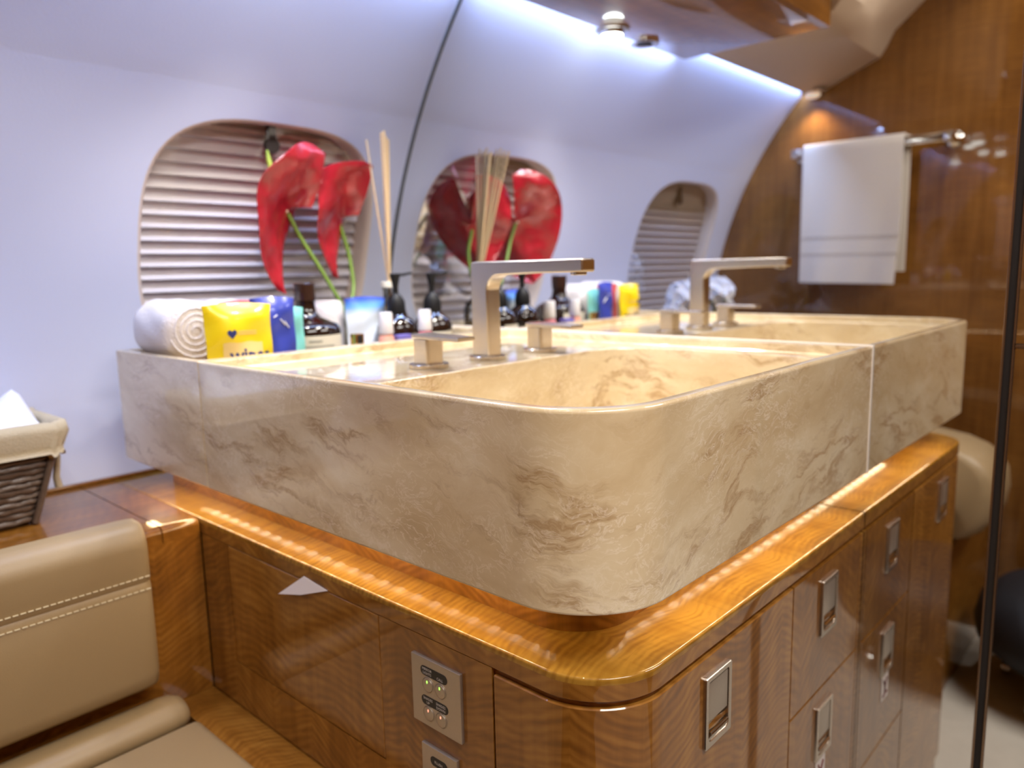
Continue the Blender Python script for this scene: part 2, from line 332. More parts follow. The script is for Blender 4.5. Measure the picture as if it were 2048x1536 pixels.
def link(name, mb, mat, base=(0, 0, 0), parent=None, smooth=35, bevel=0.0, wn=False):
    me = bpy.data.meshes.new(name); b0 = Vector(base)
    me.from_pydata([tuple(p-b0) for p in mb.v], [], mb.f); me.update()
    b = bmesh.new(); b.from_mesh(me); bmesh.ops.recalc_face_normals(b, faces=b.faces)
    if bevel:
        es = [e for e in b.edges if len(e.link_faces) == 2 and e.calc_face_angle(0) > math.radians(40)]
        bmesh.ops.bevel(b, geom=es, offset=bevel, segments=2, profile=0.6, affect='EDGES', clamp_overlap=True)
    b.to_mesh(me); b.free()
    if smooth:
        me.shade_smooth(); me.set_sharp_from_angle(angle=math.radians(smooth))
    me.materials.append(M[mat] if isinstance(mat, str) else mat)
    o = bpy.data.objects.new(name, me); COL.objects.link(o)
    if wn:
        md = o.modifiers.new('weighted_normal', 'WEIGHTED_NORMAL'); md.keep_sharp = True; md.weight = 80
    if parent: o.parent = parent
    else: o.location = b0
    return o
def tag(o, label=None, cat=None, group=None, kind=None):
    if label: o['label'] = label
    if cat: o['category'] = cat
    if group: o['group'] = group
    if kind: o['kind'] = kind
    return o
class Thing:
    def __init__(s, name, label=None, cat=None, base=(0, 0, 0), group=None, kind=None):
        s.base = Vector(base); s.o = bpy.data.objects.new(name, None); COL.objects.link(s.o); s.o.location = s.base
        s.o.empty_display_size = 0.02; tag(s.o, label, cat, group, kind)
    def part(s, name, mb, mat, parent=None, label=None, **k):
        o = link(name, mb, mat, s.base, parent or s.o, **k)
        if label: o['label'] = label
        return o
def single(name, mb, mat, label, cat, base=(0, 0, 0), group=None, **k):
    return tag(link(name, mb, mat, base, **k), label, cat, group)
def text_mb(body, size, fn, depth=0.0, align='CENTER', shear=0.0, bold=0.0):
    c = bpy.data.curves.new('txt', 'FONT'); c.body = body; c.size = size; c.align_x = align; c.align_y = 'CENTER'; c.offset = bold; c.shear = shear; c.resolution_u = 2
    o = bpy.data.objects.new('txt', c); COL.objects.link(o)
    dg = bpy.context.evaluated_depsgraph_get(); me = bpy.data.meshes.new_from_object(o.evaluated_get(dg))
    mb = MB().add([fn(v.co.x, v.co.y) for v in me.vertices], [tuple(p.vertices) for p in me.polygons])
    bpy.data.objects.remove(o); bpy.data.curves.remove(c); bpy.data.meshes.remove(me)
    return mb
def rrect(x0, x1, y0, y1, r, n=8):
    """rounded rectangle outline, counter-clockwise; r is one radius or (ll, lr, ur, ul)"""
    if not hasattr(r, '__len__'): r = (r,)*4
    out = []
    for (cx, cy, rr, a0) in ((x0, y0, r[0], 180), (x1, y0, r[1], 270), (x1, y1, r[2], 0), (x0, y1, r[3], 90)):
        sx = 1 if cx == x0 else -1; sy = 1 if cy == y0 else -1
        if rr <= 0: out.append((cx, cy)); continue
        for i in range(n+1):
            a = math.radians(a0+90*i/n); out.append((cx+sx*rr+rr*math.cos(a), cy+sy*rr+rr*math.sin(a)))
    return out
def star(outline, c, angles):
    """sample an outline by rays from c"""
    res = []; n = len(outline)
    for a in angles:
        d = (math.cos(a), math.sin(a)); best = None
        for i in range(n):
            p, q = outline[i], outline[(i+1) % n]
            ex, ey = q[0]-p[0], q[1]-p[1]; den = d[0]*ey-d[1]*ex
            if abs(den) < 1e-12: continue
            t = ((p[0]-c[0])*ey-(p[1]-c[1])*ex)/den; u = ((p[0]-c[0])*d[1]-(p[1]-c[1])*d[0])/den
            if t > 0 and -1e-9 <= u <= 1+1e-9 and (best is None or t > best): best = t
        res.append((c[0]+d[0]*best, c[1]+d[1]*best))
    return res

# ================================================================== THE SETTING
# sidewall (curved, two window openings)
NW = 3.2
def win_out(cx, hw, t0, t1, k, n, angles):
    tm = (t0+t1)/2; hs = (t1-t0)/2*RF; pts = []
    for a in angles:
        ca, sa = math.cos(a), math.sin(a)
        r = (abs(ca/hw)**n+abs(sa/hs)**n)**(-1/n)
        pts.append((cx+(r*ca)*k(a) if callable(k) else cx+r*ca*k, tm+r*sa*(k if not callable(k) else k(a))/RF))
    return pts
WINS = [(-0.276, 0.2175, ang(-0.05), ang(0.347)), (-1.085, 0.2175, ang(-0.05), ang(0.347))]
CELLS = [(-0.52, -0.03), (-1.335, -0.84)]
TA, TB = ang(-0.085), ang(0.385)
mb = MB()
T0, T1 = ang(FL-0.02), ang(0.66)
def patch(x0, x1, ta, tb, nx=1, nt_=10):
    rows = [[wpt(x0+(x1-x0)*i/nx, ta+(tb-ta)*j/nt_) for i in range(nx+1)] for j in range(nt_+1)]
    mb.loft(rows, closed=False)
patch(DB, 0, T0, TA, 1, 24); patch(DB, 0, TB, T1, 1, 10)
xs = [DB, CELLS[1][0], CELLS[1][1], CELLS[0][0], CELLS[0][1], 0]
for a, b_ in ((0, 1), (2, 3), (4, 5)): patch(xs[a], xs[b_], TA, TB, 1, 16)
tm_c = (TA+TB)/2
for (cx, hw, t0, t1), (xa, xb) in zip(WINS, CELLS):
    c = (cx, tm_c*RF); rect = [(xa, TA*RF), (xb, TA*RF), (xb, TB*RF), (xa, TB*RF)]
    angs = sorted([2*math.pi*i/96 for i in range(96)]+[math.atan2(p[1]-c[1], p[0]-c[0]) % (2*math.pi) for p in rect])
    outer = star(rect, c, angs)
    tm = (t0+t1)/2
    inner = [(x, t*RF) for x, t in win_out(cx, hw, t0, t1, 1.0, NW, angs)]
    rings = []
    for f in (0, 0.35, 0.7, 1.0):
        rings.append([wpt(o[0]+(i[0]-o[0])*f, (o[1]+(i[1]-o[1])*f)/RF) for o, i in zip(outer, inner)])
    mb.loft(rings)
    for kk, dd in ((0.992, 0.0012), (0.980, 0.005), (0.972, 0.012)):
        pass
wall_back = tag(link('wall_back', mb, 'wall', smooth=60), 'white curved cabin sidewall with two rounded windows', kind='structure')

for wi, (cx, hw, t0, t1) in enumerate(WINS):
    tm = (t0+t1)/2; base = wpt(cx, tm)
    W = Thing('window_%d' % (wi+1), ['rounded cabin window behind the red flowers', 'rounded cabin window beyond the seat, seen in the mirror'][wi], None, base, kind='structure')
    angs = [2*math.pi*i/96 for i in range(96)]
    rings = []
    for k, d in ((1.0, 0.0), (0.990, 0.0008), (0.975, 0.0035), (0.962, 0.009), (0.952, 0.018), (0.945, 0.036)):
        rings.append([wpt(x, t, d) for x, t in win_out(cx, hw, t0, t1, k, NW, angs)])
    W.part('window_frame', MB().loft(rings), 'reveal', smooth=70)
    rg = [wpt(x, t, 0.020) for x, t in win_out(cx, hw, t0, t1, 0.952, NW, angs)]
    rg2 = [wpt(x, t, 0.0225) for x, t in win_out(cx, hw, t0, t1, 0.950, NW, angs)]
    cpt = wpt(cx, tm, 0.020)
    pr = [[cpt+(p-cpt)*f for p in rg] for f in (1, 0.66, 0.33)]
    # keep the pane curved with the wall
    rows = []
    nn = 14
    pm = MB()
    for j in range(nn+1):
        t = t0+(t1-t0)*(0.03+0.94*j/nn); s_ = (t-tm)*RF/0.95; hs = (t1-t0)/2*RF
        wx = hw*0.95*(max(0, 1-abs(s_/hs)**NW))**(1/NW)
        rows.append([wpt(cx-wx+2*wx*i/16, t, 0.0205) for i in range(17)])
    pm.loft(rows, closed=False)
    W.part('pane', pm, 'pane', smooth=80)
    # pleated shade behind the pane
    hd = MB(); tt = ang((0.322, 0.262)[wi])
    hd.loft([[wpt(cx-0.225, tt+(t1-tt+0.02)*j/5, 0.040), wpt(cx+0.225, tt+(t1-tt+0.02)*j/5, 0.040)] for j in range(6)], closed=False)
    hd.loft([[wpt(cx-0.225, tt+0.0035*s_, 0.038-0.005*q) , wpt(cx+0.225, tt+0.0035*s_, 0.038-0.005*q)] for s_, q in ((-1, 0), (-1, 1), (1, 1), (1, 0))], closed=False)
    sh = W.part('shade', hd, 'shade_top')
    lt = MB(); ctr = wpt(cx, ang((0.318, 0.298)[wi]), (0.026, 0.034)[wi])
    lt.lathe(ctr+Vector((0, 0, -0.012)), [(0.013, 0.006), (0.014, 0.002), (0.012, -0.004), (0.004, -0.006)], 16, 'y')
    lt.box(ctr+Vector((-0.007, -0.008, -0.006)), ctr+Vector((0.007, 0.004, 0.030)), 0.003)
    W.part('latch', lt, 'dark_metal', sh)
    ph = 0.0206; me = None; npl = (18, 15)[wi]
    for i in range(npl):
        t = tt-(i+0.5)*ph/RF
        o = None
        if me is None:
            p = MB(); hwid = 0.225
            prof = [(0.0150, 0.5), (0.0080, 0.12), (0.0016, -0.18), (0.0, -0.25), (0.0016, -0.30), (0.0100, -0.42), (0.0150, -0.5)]
            p.loft([[Vector((-hwid, dy, sz*ph)), Vector((hwid, dy, sz*ph))] for dy, sz in prof], closed=False)
            o = link('pleat', p, 'shade', (0, 0, 0), sh, smooth=20); me = o.data
        else:
            o = bpy.data.objects.new('pleat', me); COL.objects.link(o); o.parent = sh
        o.location = wpt(cx, t, 0.030)-base; o.rotation_euler = (t, 0, 0)

# far bulkhead, opposite wall, mirror bulkhead, floor, ceiling
prof = [(wall_y(FL+(0.68-FL)*i/40)+0.03, FL+(0.68-FL)*i/40) for i in range(41)]
def bulk(x, th): 
    pts = [Vector((x, y, z)) for y, z in prof]+[Vector((x, 0.60, 1.10)), Vector((x, -1.30, 1.10)), Vector((x, -1.30, FL))]
    return MB().poly_extrude(pts, (th, 0, 0))
tag(link('wall_left', bulk(DB, -0.03), 'wood_bulk', smooth=0), 'glossy brown veneer bulkhead behind the towel', kind='structure')
tag(link('wall_right', bulk(0.012, 0.03), 'wood_bulk', smooth=0), 'veneer bulkhead carrying the mirror', kind='structure')
tag(link('wall_front', MB().box((DB-0.03, -1.32, FL), (0.042, -1.29, 1.10)), 'wood_bulk', smooth=0), 'veneer wall across the aisle', kind='structure')
tag(link('floor', MB().box((DB-0.03, -1.32, FL-0.04), (0.042, 1.0, FL)), 'carpet', smooth=0), 'pale carpet floor', kind='structure')
tag(link('ceiling', MB().box((DB-0.03, -1.32, 1.10), (0.042, 0.75, 1.13)), 'ceil_white', smooth=0), 'pale cabin ceiling', kind='structure')
# wood valance over the vanity and tan soffit over the seat
XS = -0.68
v = MB(); v.box((XS, 0.335, 0.580), (0.012, 0.655, 0.5955), 0.003); v.box((XS, 0.320, 0.580), (0.012, 0.336, 1.10))
tag(link('trim_1', v, 'wood_ceil', smooth=40), 'glossy wood valance under the ceiling above the vanity', kind='structure')
s = MB()
pa = [(0.640, 0.6040), (0.60, 0.603), (0.50, 0.600), (0.345, 0.598), (0.315, 0.612), (0.29, 0.64), (0.27, 0.80), (0.26, 1.10)]
pb = [(0.640, 0.6040), (0.614, 0.606), (0.529, 0.645), (0.448, 0.677), (0.430, 0.705), (0.411, 0.743), (0.339, 0.805), (0.26, 1.10)]
rows = []
for f in [0, 0.1, 0.25, 0.4, 0.55, 0.7, 0.85, 1.0]:
    x = XS+(DB-XS)*f; e = f*f*(3-2*f)
    rows.append([Vector((x, a[0]+(b_[0]-a[0])*e, a[1]+(b_[1]-a[1])*e)) for a, b_ in zip(pa, pb)])
s.loft(rows, closed=False)
s.loft([[Vector((XS, y, z)) for y, z in pa], [Vector((XS, y, z+0.03)) for y, z in pa]], closed=False)
tag(link('trim_2', s, 'soffit', smooth=28), 'tan soffit sloping up to the bulkhead', kind='structure')
# thin joint trim where sidewall meets the mirror
tr = MB(); rr = []
for i in range(31):
    z = -0.19+(0.66+0.19)*i/30; t = ang(z)
    a = wpt(-0.0035, t, -0.0035); b_ = wpt(-0.0005, t, -0.0035); c_ = wpt(-0.0005, t, 0.002); d_ = wpt(-0.0035, t, 0.002)
    rr.append([a, b_, c_, d_])
tr.loft(rr)
tag(link('trim_3', tr, 'grey_trim'), 'thin grey joint strip along the mirror edge', kind='structure')
# mirror
yy = [Vector((0.0, wall_y(-0.24+0.90*i/30)-0.0005, -0.24+0.90*i/30)) for i in range(31)]
mir = MB().poly_extrude(yy+[Vector((0, 0.25, 1.09)), Vector((0, -0.134, 1.09)), Vector((0, -0.134, FL+0.01)), Vector((0, 0.10, FL+0.01)), Vector((0, 0.10, -0.24))], (0.006, 0, 0))
MR = Thing('wall_mirror', 'large frameless wall mirror beside the vanity reflecting the whole washroom', 'mirror', (0, -0.13, FL+0.01))
MR.part('mirror_glass', mir, 'mirror', smooth=0)
mt_ = MB(); mt_.box((-0.004, -0.1365, FL+0.01), (0.006, -0.1342, 1.09), 0.0006, 1)
MR.part('edge_trim', mt_, 'bronze')
MD = Thing('mirror_door', 'mirrored door panels right of the black vertical gap', 'door', (0, -0.30, FL+0.01))
MD.part('upper_panel', MB().box((0.0, -0.70, 0.0095), (0.006, -0.1455, 1.09), 0.001, 1), 'mirror', smooth=0)
MD.part('lower_panel', MB().box((0.0, -0.70, FL+0.01), (0.006, -0.1455, 0.0055), 0.001, 1), 'mirror', smooth=0)
MD.part('edge_trim', MB().box((-0.003, -0.1455, FL+0.01), (0.006, -0.1437, 1.09), 0.0005, 1), 'bronze')
MD.part('joint_strip', MB().box((-0.002, -0.70, 0.0058), (0.006, -0.146, 0.0092), 0.0005, 1), 'bronze')
tag(link('trim_4', MB().box((-0.001, -0.1437, FL+0.01), (0.0115, -0.1366, 1.09)), 'black_gap', smooth=0), 'black gasket in the gap between mirror and door', kind='structure')

# ================================================================== STONE VANITY BLOCK
def rings_from(outs, c):
    angs = set()
    for o, _ in outs:
        for p in o: angs.add(round(math.atan2(p[1]-c[1], p[0]-c[0]) % (2*math.pi), 6))
    for i in range(120): angs.add(round(2*math.pi*i/120, 6))
    angs = sorted(angs); a2 = [angs[0]]
    for a in angs[1:]:
        if a-a2[-1] > 0.002: a2.append(a)
    return [[Vector((x, y, z)) for x, y in star(o, c, a2)] for o, z in outs]
def off_rect(x0, x1, y0, y1, r, d, dr=0.0, db=0.0):
    """inset by d on left/front, dr on the mirror side, db at the back"""
    rr = tuple(max(0.0, q-d) if q else 0.0 for q in r)
    return rrect(x0+d, x1-dr, y0+d, y1-db, rr, 36)
V = Thing('stone_vanity', 'cream and brown veined stone vanity block with basin and faucet deck', 'sink', (-0.28, 0.4, -H))
x0, x1, y0, y1 = -L, -0.0022, 0.0, 0.6035
RR = (R, 0, 0, 0)
g = lambda d, z, dr=0, db=0: (off_rect(x0, x1, y0, y1, RR, d, dr, db), z)
outs = [g(0.05, -H, 0.02, 0.02), g(0.003, -H), g(0.0009, -H+0.0009), g(0.0, -H+0.003), g(0, -0.004), g(0.0006, -0.0018), g(0.0018, -0.0006), g(0.004, 0.0), g(0.0105, 0.0, 0.013, 0.008),
        g(0.0125, -0.0007, 0.0148, 0.010), g(0.0135, -0.0025, 0.0155, 0.011), g(0.0138, -0.0105, 0.0158, 0.0113), g(0.0145, -0.0120, 0.0170, 0.0125)]
def bas(d, z): return (rrect(-0.5460+d, -0.046-d, 0.0160+d, 0.338-d, tuple(max(0.012, q-d*0.9) for q in (0.066, 0.074, 0.074, 0.074)), 10), z)
outs += [bas(-0.0008, -0.0121), bas(0.0008, -0.0129), bas(0.0022, -0.0155), bas(0.0035, -0.030), bas(0.008, -0.080), bas(0.012, -0.098), bas(0.020, -0.110), bas(0.032, -0.117), bas(0.060, -0.121), bas(0.10, -0.123), bas(0.13, -0.1235)]
vb = MB().loft(rings_from(outs, (-0.296, 0.177)), True, False, True)
V.part('basin_block', vb, 'marble', smooth=32, wn=True)
# rear tray section
y0t, y1t = 0.6043, 0.860
def tr_o(d, z, ins=0.0): return (rrect(x0+d, x1, y0t+d*0.5, y1t-d, 0.0, 4), z)
def tr_i(d, z): return (rrect(x0+0.012+d, x1-0.014-d, y0t+0.013+d, y1t-0.010-d, 0.012, 6), z)
outs = [tr_o(0.02, -H), tr_o(0.002, -H), tr_o(0.0, -H+0.002), tr_o(0, -0.003), tr_o(0.0008, -0.0008), tr_o(0.003, 0.0), tr_i(-0.002, 0.0), tr_i(0.0, -0.002), tr_i(0.003, -0.065), tr_i(0.010, -0.075), tr_i(0.05, -0.076)]
V.part('rear_tray', MB().loft(rings_from(outs, (-0.28, 0.732)), True, False, True), 'marble', smooth=32, wn=True)
# sealant against the mirror
cq = MB(); cq.box((-0.0024, -0.0010, -H), (-0.0002, 0.0022, 0.0010), 0.0005, 1); cq.box((-0.0026, -0.0008, -0.003), (-0.0002, 0.858, 0.0014), 0.0006, 1)
V.part('sealant_line', cq, 'caulk', label='white sealant bead against the mirror')
dr = MB(); dr.lathe((-0.29, 0.19, -0.1235), [(0.030, 0.0), (0.030, 0.002), (0.026, 0.0035), (0.020, 0.002), (0.019, 0.0045), (0.010, 0.0055), (0.0, 0.0055)], 28)
V.part('drain', dr, 'chrome')
# LED tape under the block's overhang
LT = Thing('led_tape', 'row of small warm LEDs under the stone block overhang', 'light', (-0.40, 0.2, -H))
tp = MB(); tp.box((-L+0.016, 0.10, -H-0.0022), (-L+0.026, 0.85, -H-0.0002)); tp.box((-0.46, 0.016, -H-0.0022), (-0.004, 0.026, -H-0.0002))
LT.part('tape', tp, 'led_tape')
dm = None
dots = [(-L+0.021, 0.12+0.030*i) for i in range(24)]+[(-0.445+0.030*i, 0.021) for i in range(15)]
for i, (dx, dy) in enumerate(dots):
    if dm is None:
        o = LT.part('led', MB().box((dx-0.006, dy-0.004, -H-0.0034), (dx+0.006, dy+0.004, -H-0.0022)), 'led_warm', smooth=0); dm = o.data; d0 = Vector((dx, dy, 0))
    else:
        o = bpy.data.objects.new('led', dm); COL.objects.link(o); o.parent = LT.o; o.location = Vector((dx, dy, 0))-d0

# ================================================================== WOOD COUNTER, PLINTH, CABINET
RW = 0.0688
CT = Thing('wood_counter', 'glossy veneer counter, LED gold painted in, with rounded corner under the stone block', 'counter', (-0.27, 0.33, ZW-0.02))
def ct(d, z): return (rrect(XC+d, 0-0.0015, 0+d, 0.9565, (max(RW-d, 0.01), 0, 0, 0), 36), z)
CT.part('top', MB().loft(rings_from([ct(0.03, ZW-0.0060), ct(0.0, ZW-0.0060), ct(0.0, ZW-0.0026), ct(0.0004, ZW-0.0012), ct(0.0012, ZW-0.0004), ct(0.0026, ZW), ct(0.0045, ZW), ct(0.10, ZW)], (-0.28, 0.40)), True, True, True), 'wood_top_lit', smooth=40, wn=True)
CT.part('unlit_edge', MB().loft(rings_from([ct(0.03, ZW-0.0200), ct(0.0006, ZW-0.0200), ct(0.0, ZW-0.0192), ct(0.0, ZW-0.00605), ct(0.03, ZW-0.00605)], (-0.28, 0.40)), True, False, False), 'wood_front', smooth=40, wn=True)  # edge keeps the unlit veneer tone below the gold-painted top
pl = rrect(-0.499, -0.0018, 0.063, 0.855, (0.058, 0, 0, 0), 12)
CT.part('plinth', MB().poly_extrude([Vector((x, y, ZW)) for x, y in pl], (0, 0, -H-ZW)), 'wood_side', smooth=35)

CB = Thing('vanity_cabinet', 'glossy brown veneer vanity cabinet with rounded corner door and drawers', 'cabinet', (-0.27, 0.33, FL))
ZB = -0.86
cf = rrect(XC+0.0045, -0.0022, 0.0045, 0.660, (RW-0.004, 0, 0, 0), 14)
CB.part('carcass', MB().poly_extrude([Vector((x, y, ZB)) for x, y in cf], (0, 0, ZW-0.0203-ZB)), 'wood_front', smooth=35)
CB.part('toe_kick', MB().box((XC+0.05, 0.05, FL), (-0.003, 0.60, ZB-0.0005)), 'black_gap', smooth=0)
# end panel (left face) with access panel
YA, YB = 0.1250, 0.6555          # end panel limits
PA = (0.280, 0.584, -0.386, -0.2290)   # access panel y0,y1,z0,z1
ep = MB(); xf, xi = XC, XC+0.0044; gp = 0.0010
ztop = ZW-0.0203
for (ya, yb, za, zb) in ((YA, PA[0]-gp, ZB, ztop), (PA[1]+gp, YB, ZB, ztop), (PA[0]-gp, PA[1]+gp, ZB, PA[2]-gp), (PA[0]-gp, PA[1]+gp, PA[3]+gp if PA[3]+gp < ztop else ztop-0.0002, ztop)):
    if zb > za: ep.box((xf, ya, za), (xi, yb, zb))
CB.part('end_panel', ep, 'wood_side', smooth=0)
CB.part('access_panel', MB().box((xf-0.0002, PA[0], PA[2]), (xi, PA[1], PA[3]-0.003), 0.0008, 1), 'wood_panel', smooth=0)

def offset_path(d):
    """plan path of the rounded corner door face, inset d"""
    r = RW-d; pts = [(XC+d, 0.1225), (XC+d, RW+0.02)]
    for i in range(37):
        a = math.pi+math.pi/2*i/36; pts.append((XC+d+r+r*math.cos(a), d+r+r*math.sin(a)))
    pts += [(-0.35, d), (-0.2235, d)]
    return pts
ZD1 = -0.2372
def door_shell(z0, z1):
    rings = []
    po, pi_ = offset_path(0.0), offset_path(0.0040)
    e = offset_path(0.0010)
    for P_, z in ((pi_, z0), (e, z0), (po, z0+0.001), (po, z1-0.001), (e, z1), (pi_, z1)):
        rings.append([Vector((x, y, z)) for x, y in P_])
    m_ = MB().loft(rings, closed=False)
    for k in (0, -1):
        m_.add([r_[k] for r_ in rings], [tuple(range(6))])
    return m_
cd = CB.part('corner_door', door_shell(-0.80, ZD1), 'wood_front', smooth=30, wn=True)
def latch(par, x0_, z1_):
    """flush pull latch on the front face; x0_ left edge, z1_ top edge"""
    wd, ht, th = 0.048, 0.068, 0.0034; xm = x0_+wd/2
    fr = MB()
    o1 = rrect(x0_, x0_+wd, z1_-ht, z1_, 0.0015, 3); i1 = rrect(x0_+0.005, x0_+wd-0.005, z1_-ht+0.006, z1_-0.005, (0.006, 0.006, 0.0015, 0.0015), 6)
    an = sorted({round(math.atan2(p[1]-(z1_-ht/2), p[0]-xm) % (2*math.pi), 5) for p in o1+i1})
    A = star(o1, (xm, z1_-ht/2), an); B = star(i1, (xm, z1_-ht/2), an)
    f3 = lambda P_, y: [Vector((a, y, b_)) for a, b_ in P_]
    k = lambda P_, q: [(xm+(a-xm)*q, z1_-ht/2+(b_-z1_+ht/2)*q) for a, b_ in P_]
    fr.loft([f3(A, 0.0005), f3(A, -th+0.0008), f3(k(A, 0.985), -th), f3(k(B, 1.02), -th), f3(B, -th+0.0006), f3(B, 0.0004)])
    CB.part('latch_frame', fr, 'nickel', par, smooth=30)
    pd = MB().box((x0_+0.0065, -0.0026, z1_-0.043), (x0_+wd-0.0065, 0.0002, z1_-0.0064), 0.0007, 2)
    CB.part('latch_paddle', pd, 'plate', par, smooth=30)
    cu = MB(); rows = []
    for j in range(9):
        a = j/8; zz = z1_-0.0425-a*0.0195; yy_ = -0.0026+0.0028*math.sin(math.pi*min(1, a*1.15))*1.0 if a < 0.9 else -0.0026
        rows.append([Vector((x0_+0.0055, yy_, zz)), Vector((x0_+wd*0.5, yy_+0.0006, zz)), Vector((x0_+wd-0.0055, yy_, zz))])
    cu.loft(rows, closed=False)
    CB.part('latch_cup', cu, 'chrome_dark', par, smooth=60)
    bar_ = MB().tube([(x0_+0.008, -0.0034, z1_-0.0545), (x0_+wd-0.008, -0.0034, z1_-0.0545)], 0.0016, 8)
    CB.part('latch_pin', bar_, 'chrome', par)
latch(cd, -0.4165, -0.2550)
dxa, dxb = -0.2205, -0.0112
d1 = CB.part('drawer', MB().box((dxa, 0.0, -0.3895), (dxb, 0.0042, ZD1), 0.0009, 2), 'wood_drawer', smooth=30, wn=True)
latch(d1, -0.1445, -0.2555)
d2 = CB.part('drawer', MB().box((dxa, 0.0, -0.585), (dxb, 0.0042, -0.3920), 0.0009, 2), 'wood_drawer', smooth=30, wn=True)
latch(d2, -0.1455, -0.4115)
d3 = CB.part('drawer', MB().box((dxa, 0.0, -0.80), (dxb, 0.0042, -0.5875), 0.0009, 2), 'wood_drawer', smooth=30, wn=True)
CB.part('filler_strip', MB().box((-0.0092, 0.0002, -0.80), (-0.0016, 0.0043, ZD1)), 'wood_front', smooth=0)

# little sticker under the lower latch
ST = Thing('sticker', 'small white sticker with a dark mark below the lower drawer latch', 'sticker', (-0.122, 0, -0.52))
ST.part('paper', MB().box((-0.1385, -0.0006, -0.5225), (-0.1085, -0.0001, -0.4820), 0.0001, 1), 'paper', smooth=0)
mk = MB(); P_ = lambda x, z: Vector((x, -0.0008, z))
for (a, b_) in (((-0.131, -0.490), (-0.1235, -0.502)), ((-0.116, -0.490), (-0.1235, -0.502)), ((-0.1235, -0.502), (-0.1235, -0.513)), ((-0.132, -0.512), (-0.115, -0.516))):
    mk.tube([P_(*a), P_(*b_)], 0.0013, 6)
ST.part('mark', mk, plain('sticker_ink', (0.16, 0.03, 0.03), 0.6))

# scrap of paper caught in the access panel joint
PT = MB(); x_ = XC-0.0012
q = [Vector((x_, 0.410, -0.2258)), Vector((x_-0.004, 0.460, -0.2590)), Vector((x_-0.003, 0.414, -0.2475)), Vector((x_, 0.365, -0.2300))]
PT.add(q+[p+Vector((0.0006, 0, 0)) for p in q], [(0, 1, 2), (0, 2, 3), (4, 6, 5), (4, 7, 6), (0, 3, 7, 4), (3, 2, 6, 7), (2, 1, 5, 6), (1, 0, 4, 5)])
single('paper_scrap', PT, 'paper', 'small white folded triangle of paper stuck on the side panel', 'paper', (XC, 0.41, -0.26), smooth=0)

# switch plates on the end panel
def yz(x): return lambda y0_, z0_: (lambda a, b_: Vector((x, y0_-a, z0_+b_)))
xs_ = XC-0.0040
def plate_mesh(ya, yb, za, zb):
    return MB().box((xs_, ya, za), (XC+0.0001, yb, zb), 0.0011, 2)
def pill(ya, yb, zc, h):
    o = rrect(ya, yb, zc-h/2, zc+h/2, h*0.48, 6)
    return MB().poly_extrude([Vector((xs_-0.0003, a, b_)) for a, b_ in o], (0.0008, 0, 0))
def button(Tg, y, z, r, led):
    b_ = MB(); n = 28
    prof_ = [(r*1.09, 0.0002), (r*1.09, -0.0004), (r*1.02, -0.0006), (r*0.97, -0.0001), (r*0.94, -0.0008), (r*0.80, -0.0011), (0.0005, -0.0012)]
    b_.loft([[Vector((xs_+h, y+q_*math.cos(2*math.pi*j/n), z+q_*math.sin(2*math.pi*j/n))) for j in range(n)] for q_, h in prof_], True, False, True)
    bo = Tg.part('button', b_, 'plate', smooth=25)
    l = MB(); l.loft([[Vector((xs_-0.0013+h, y+q_*math.cos(2*math.pi*j/10), z+r*0.45+1.7*q_*math.sin(2*math.pi*j/10))) for j in range(10)] for q_, h in ((0.0009, 0.0003), (0.0008, 0.0), (0.0002, -0.0001))], True, False, True)
    Tg.part('indicator', l, led, bo)
S1 = Thing('switch_panel', 'square satin metal switch plate with four round buttons on the cabinet side', 'switch panel', (XC, 0.194, -0.317))
S1.part('plate', plate_mesh(0.161, 0.2270, -0.317, -0.2500), 'plate', smooth=30, wn=True)
T_ = lambda y, z: (lambda a, b_: Vector((xs_-0.0006, y-a, z+b_)))
for zc, ws in ((-0.2620, (('MIRROR', 'LIGHTS'), ('', 'CALL'))), (-0.2912, (('SHADES', 'UP'), ('SHADES', 'DOWN')))):
    pp = S1.part('label_strip', pill(0.1775, 0.2135, zc, 0.0092), 'black', smooth=30)
    for yy_, (a, b_) in zip((0.2042, 0.1868), ws):
        if a: S1.part('lettering', text_mb(a, 0.0036, T_(yy_, zc+0.0020)), 'white_print', pp, smooth=0)
        S1.part('lettering', text_mb(b_, 0.0036, T_(yy_, zc-0.0018)), 'white_print', pp, smooth=0)
for y_, z_, l_ in ((0.204, -0.2750, 'led_green'), (0.187, -0.2750, 'led_green'), (0.204, -0.3035, 'led_red'), (0.187, -0.3035, 'led_red')):
    button(S1, y_, z_, 0.0070, l_)
S2 = Thing('flush_switch', 'narrow satin metal flush switch plate below the four button plate', 'switch panel', (XC, 0.193, -0.40))
S2.part('plate', plate_mesh(0.1690, 0.2170, -0.401, -0.3370), 'plate', smooth=30, wn=True)
pp = S2.part('label_strip', pill(0.1815, 0.2045, -0.3500, 0.0092), 'black', smooth=30)
S2.part('lettering', text_mb('FLUSH', 0.0038, T_(0.193, -0.3500)), 'white_print', pp, smooth=0)
button(S2, 0.193, -0.3625, 0.0070, 'led_green')

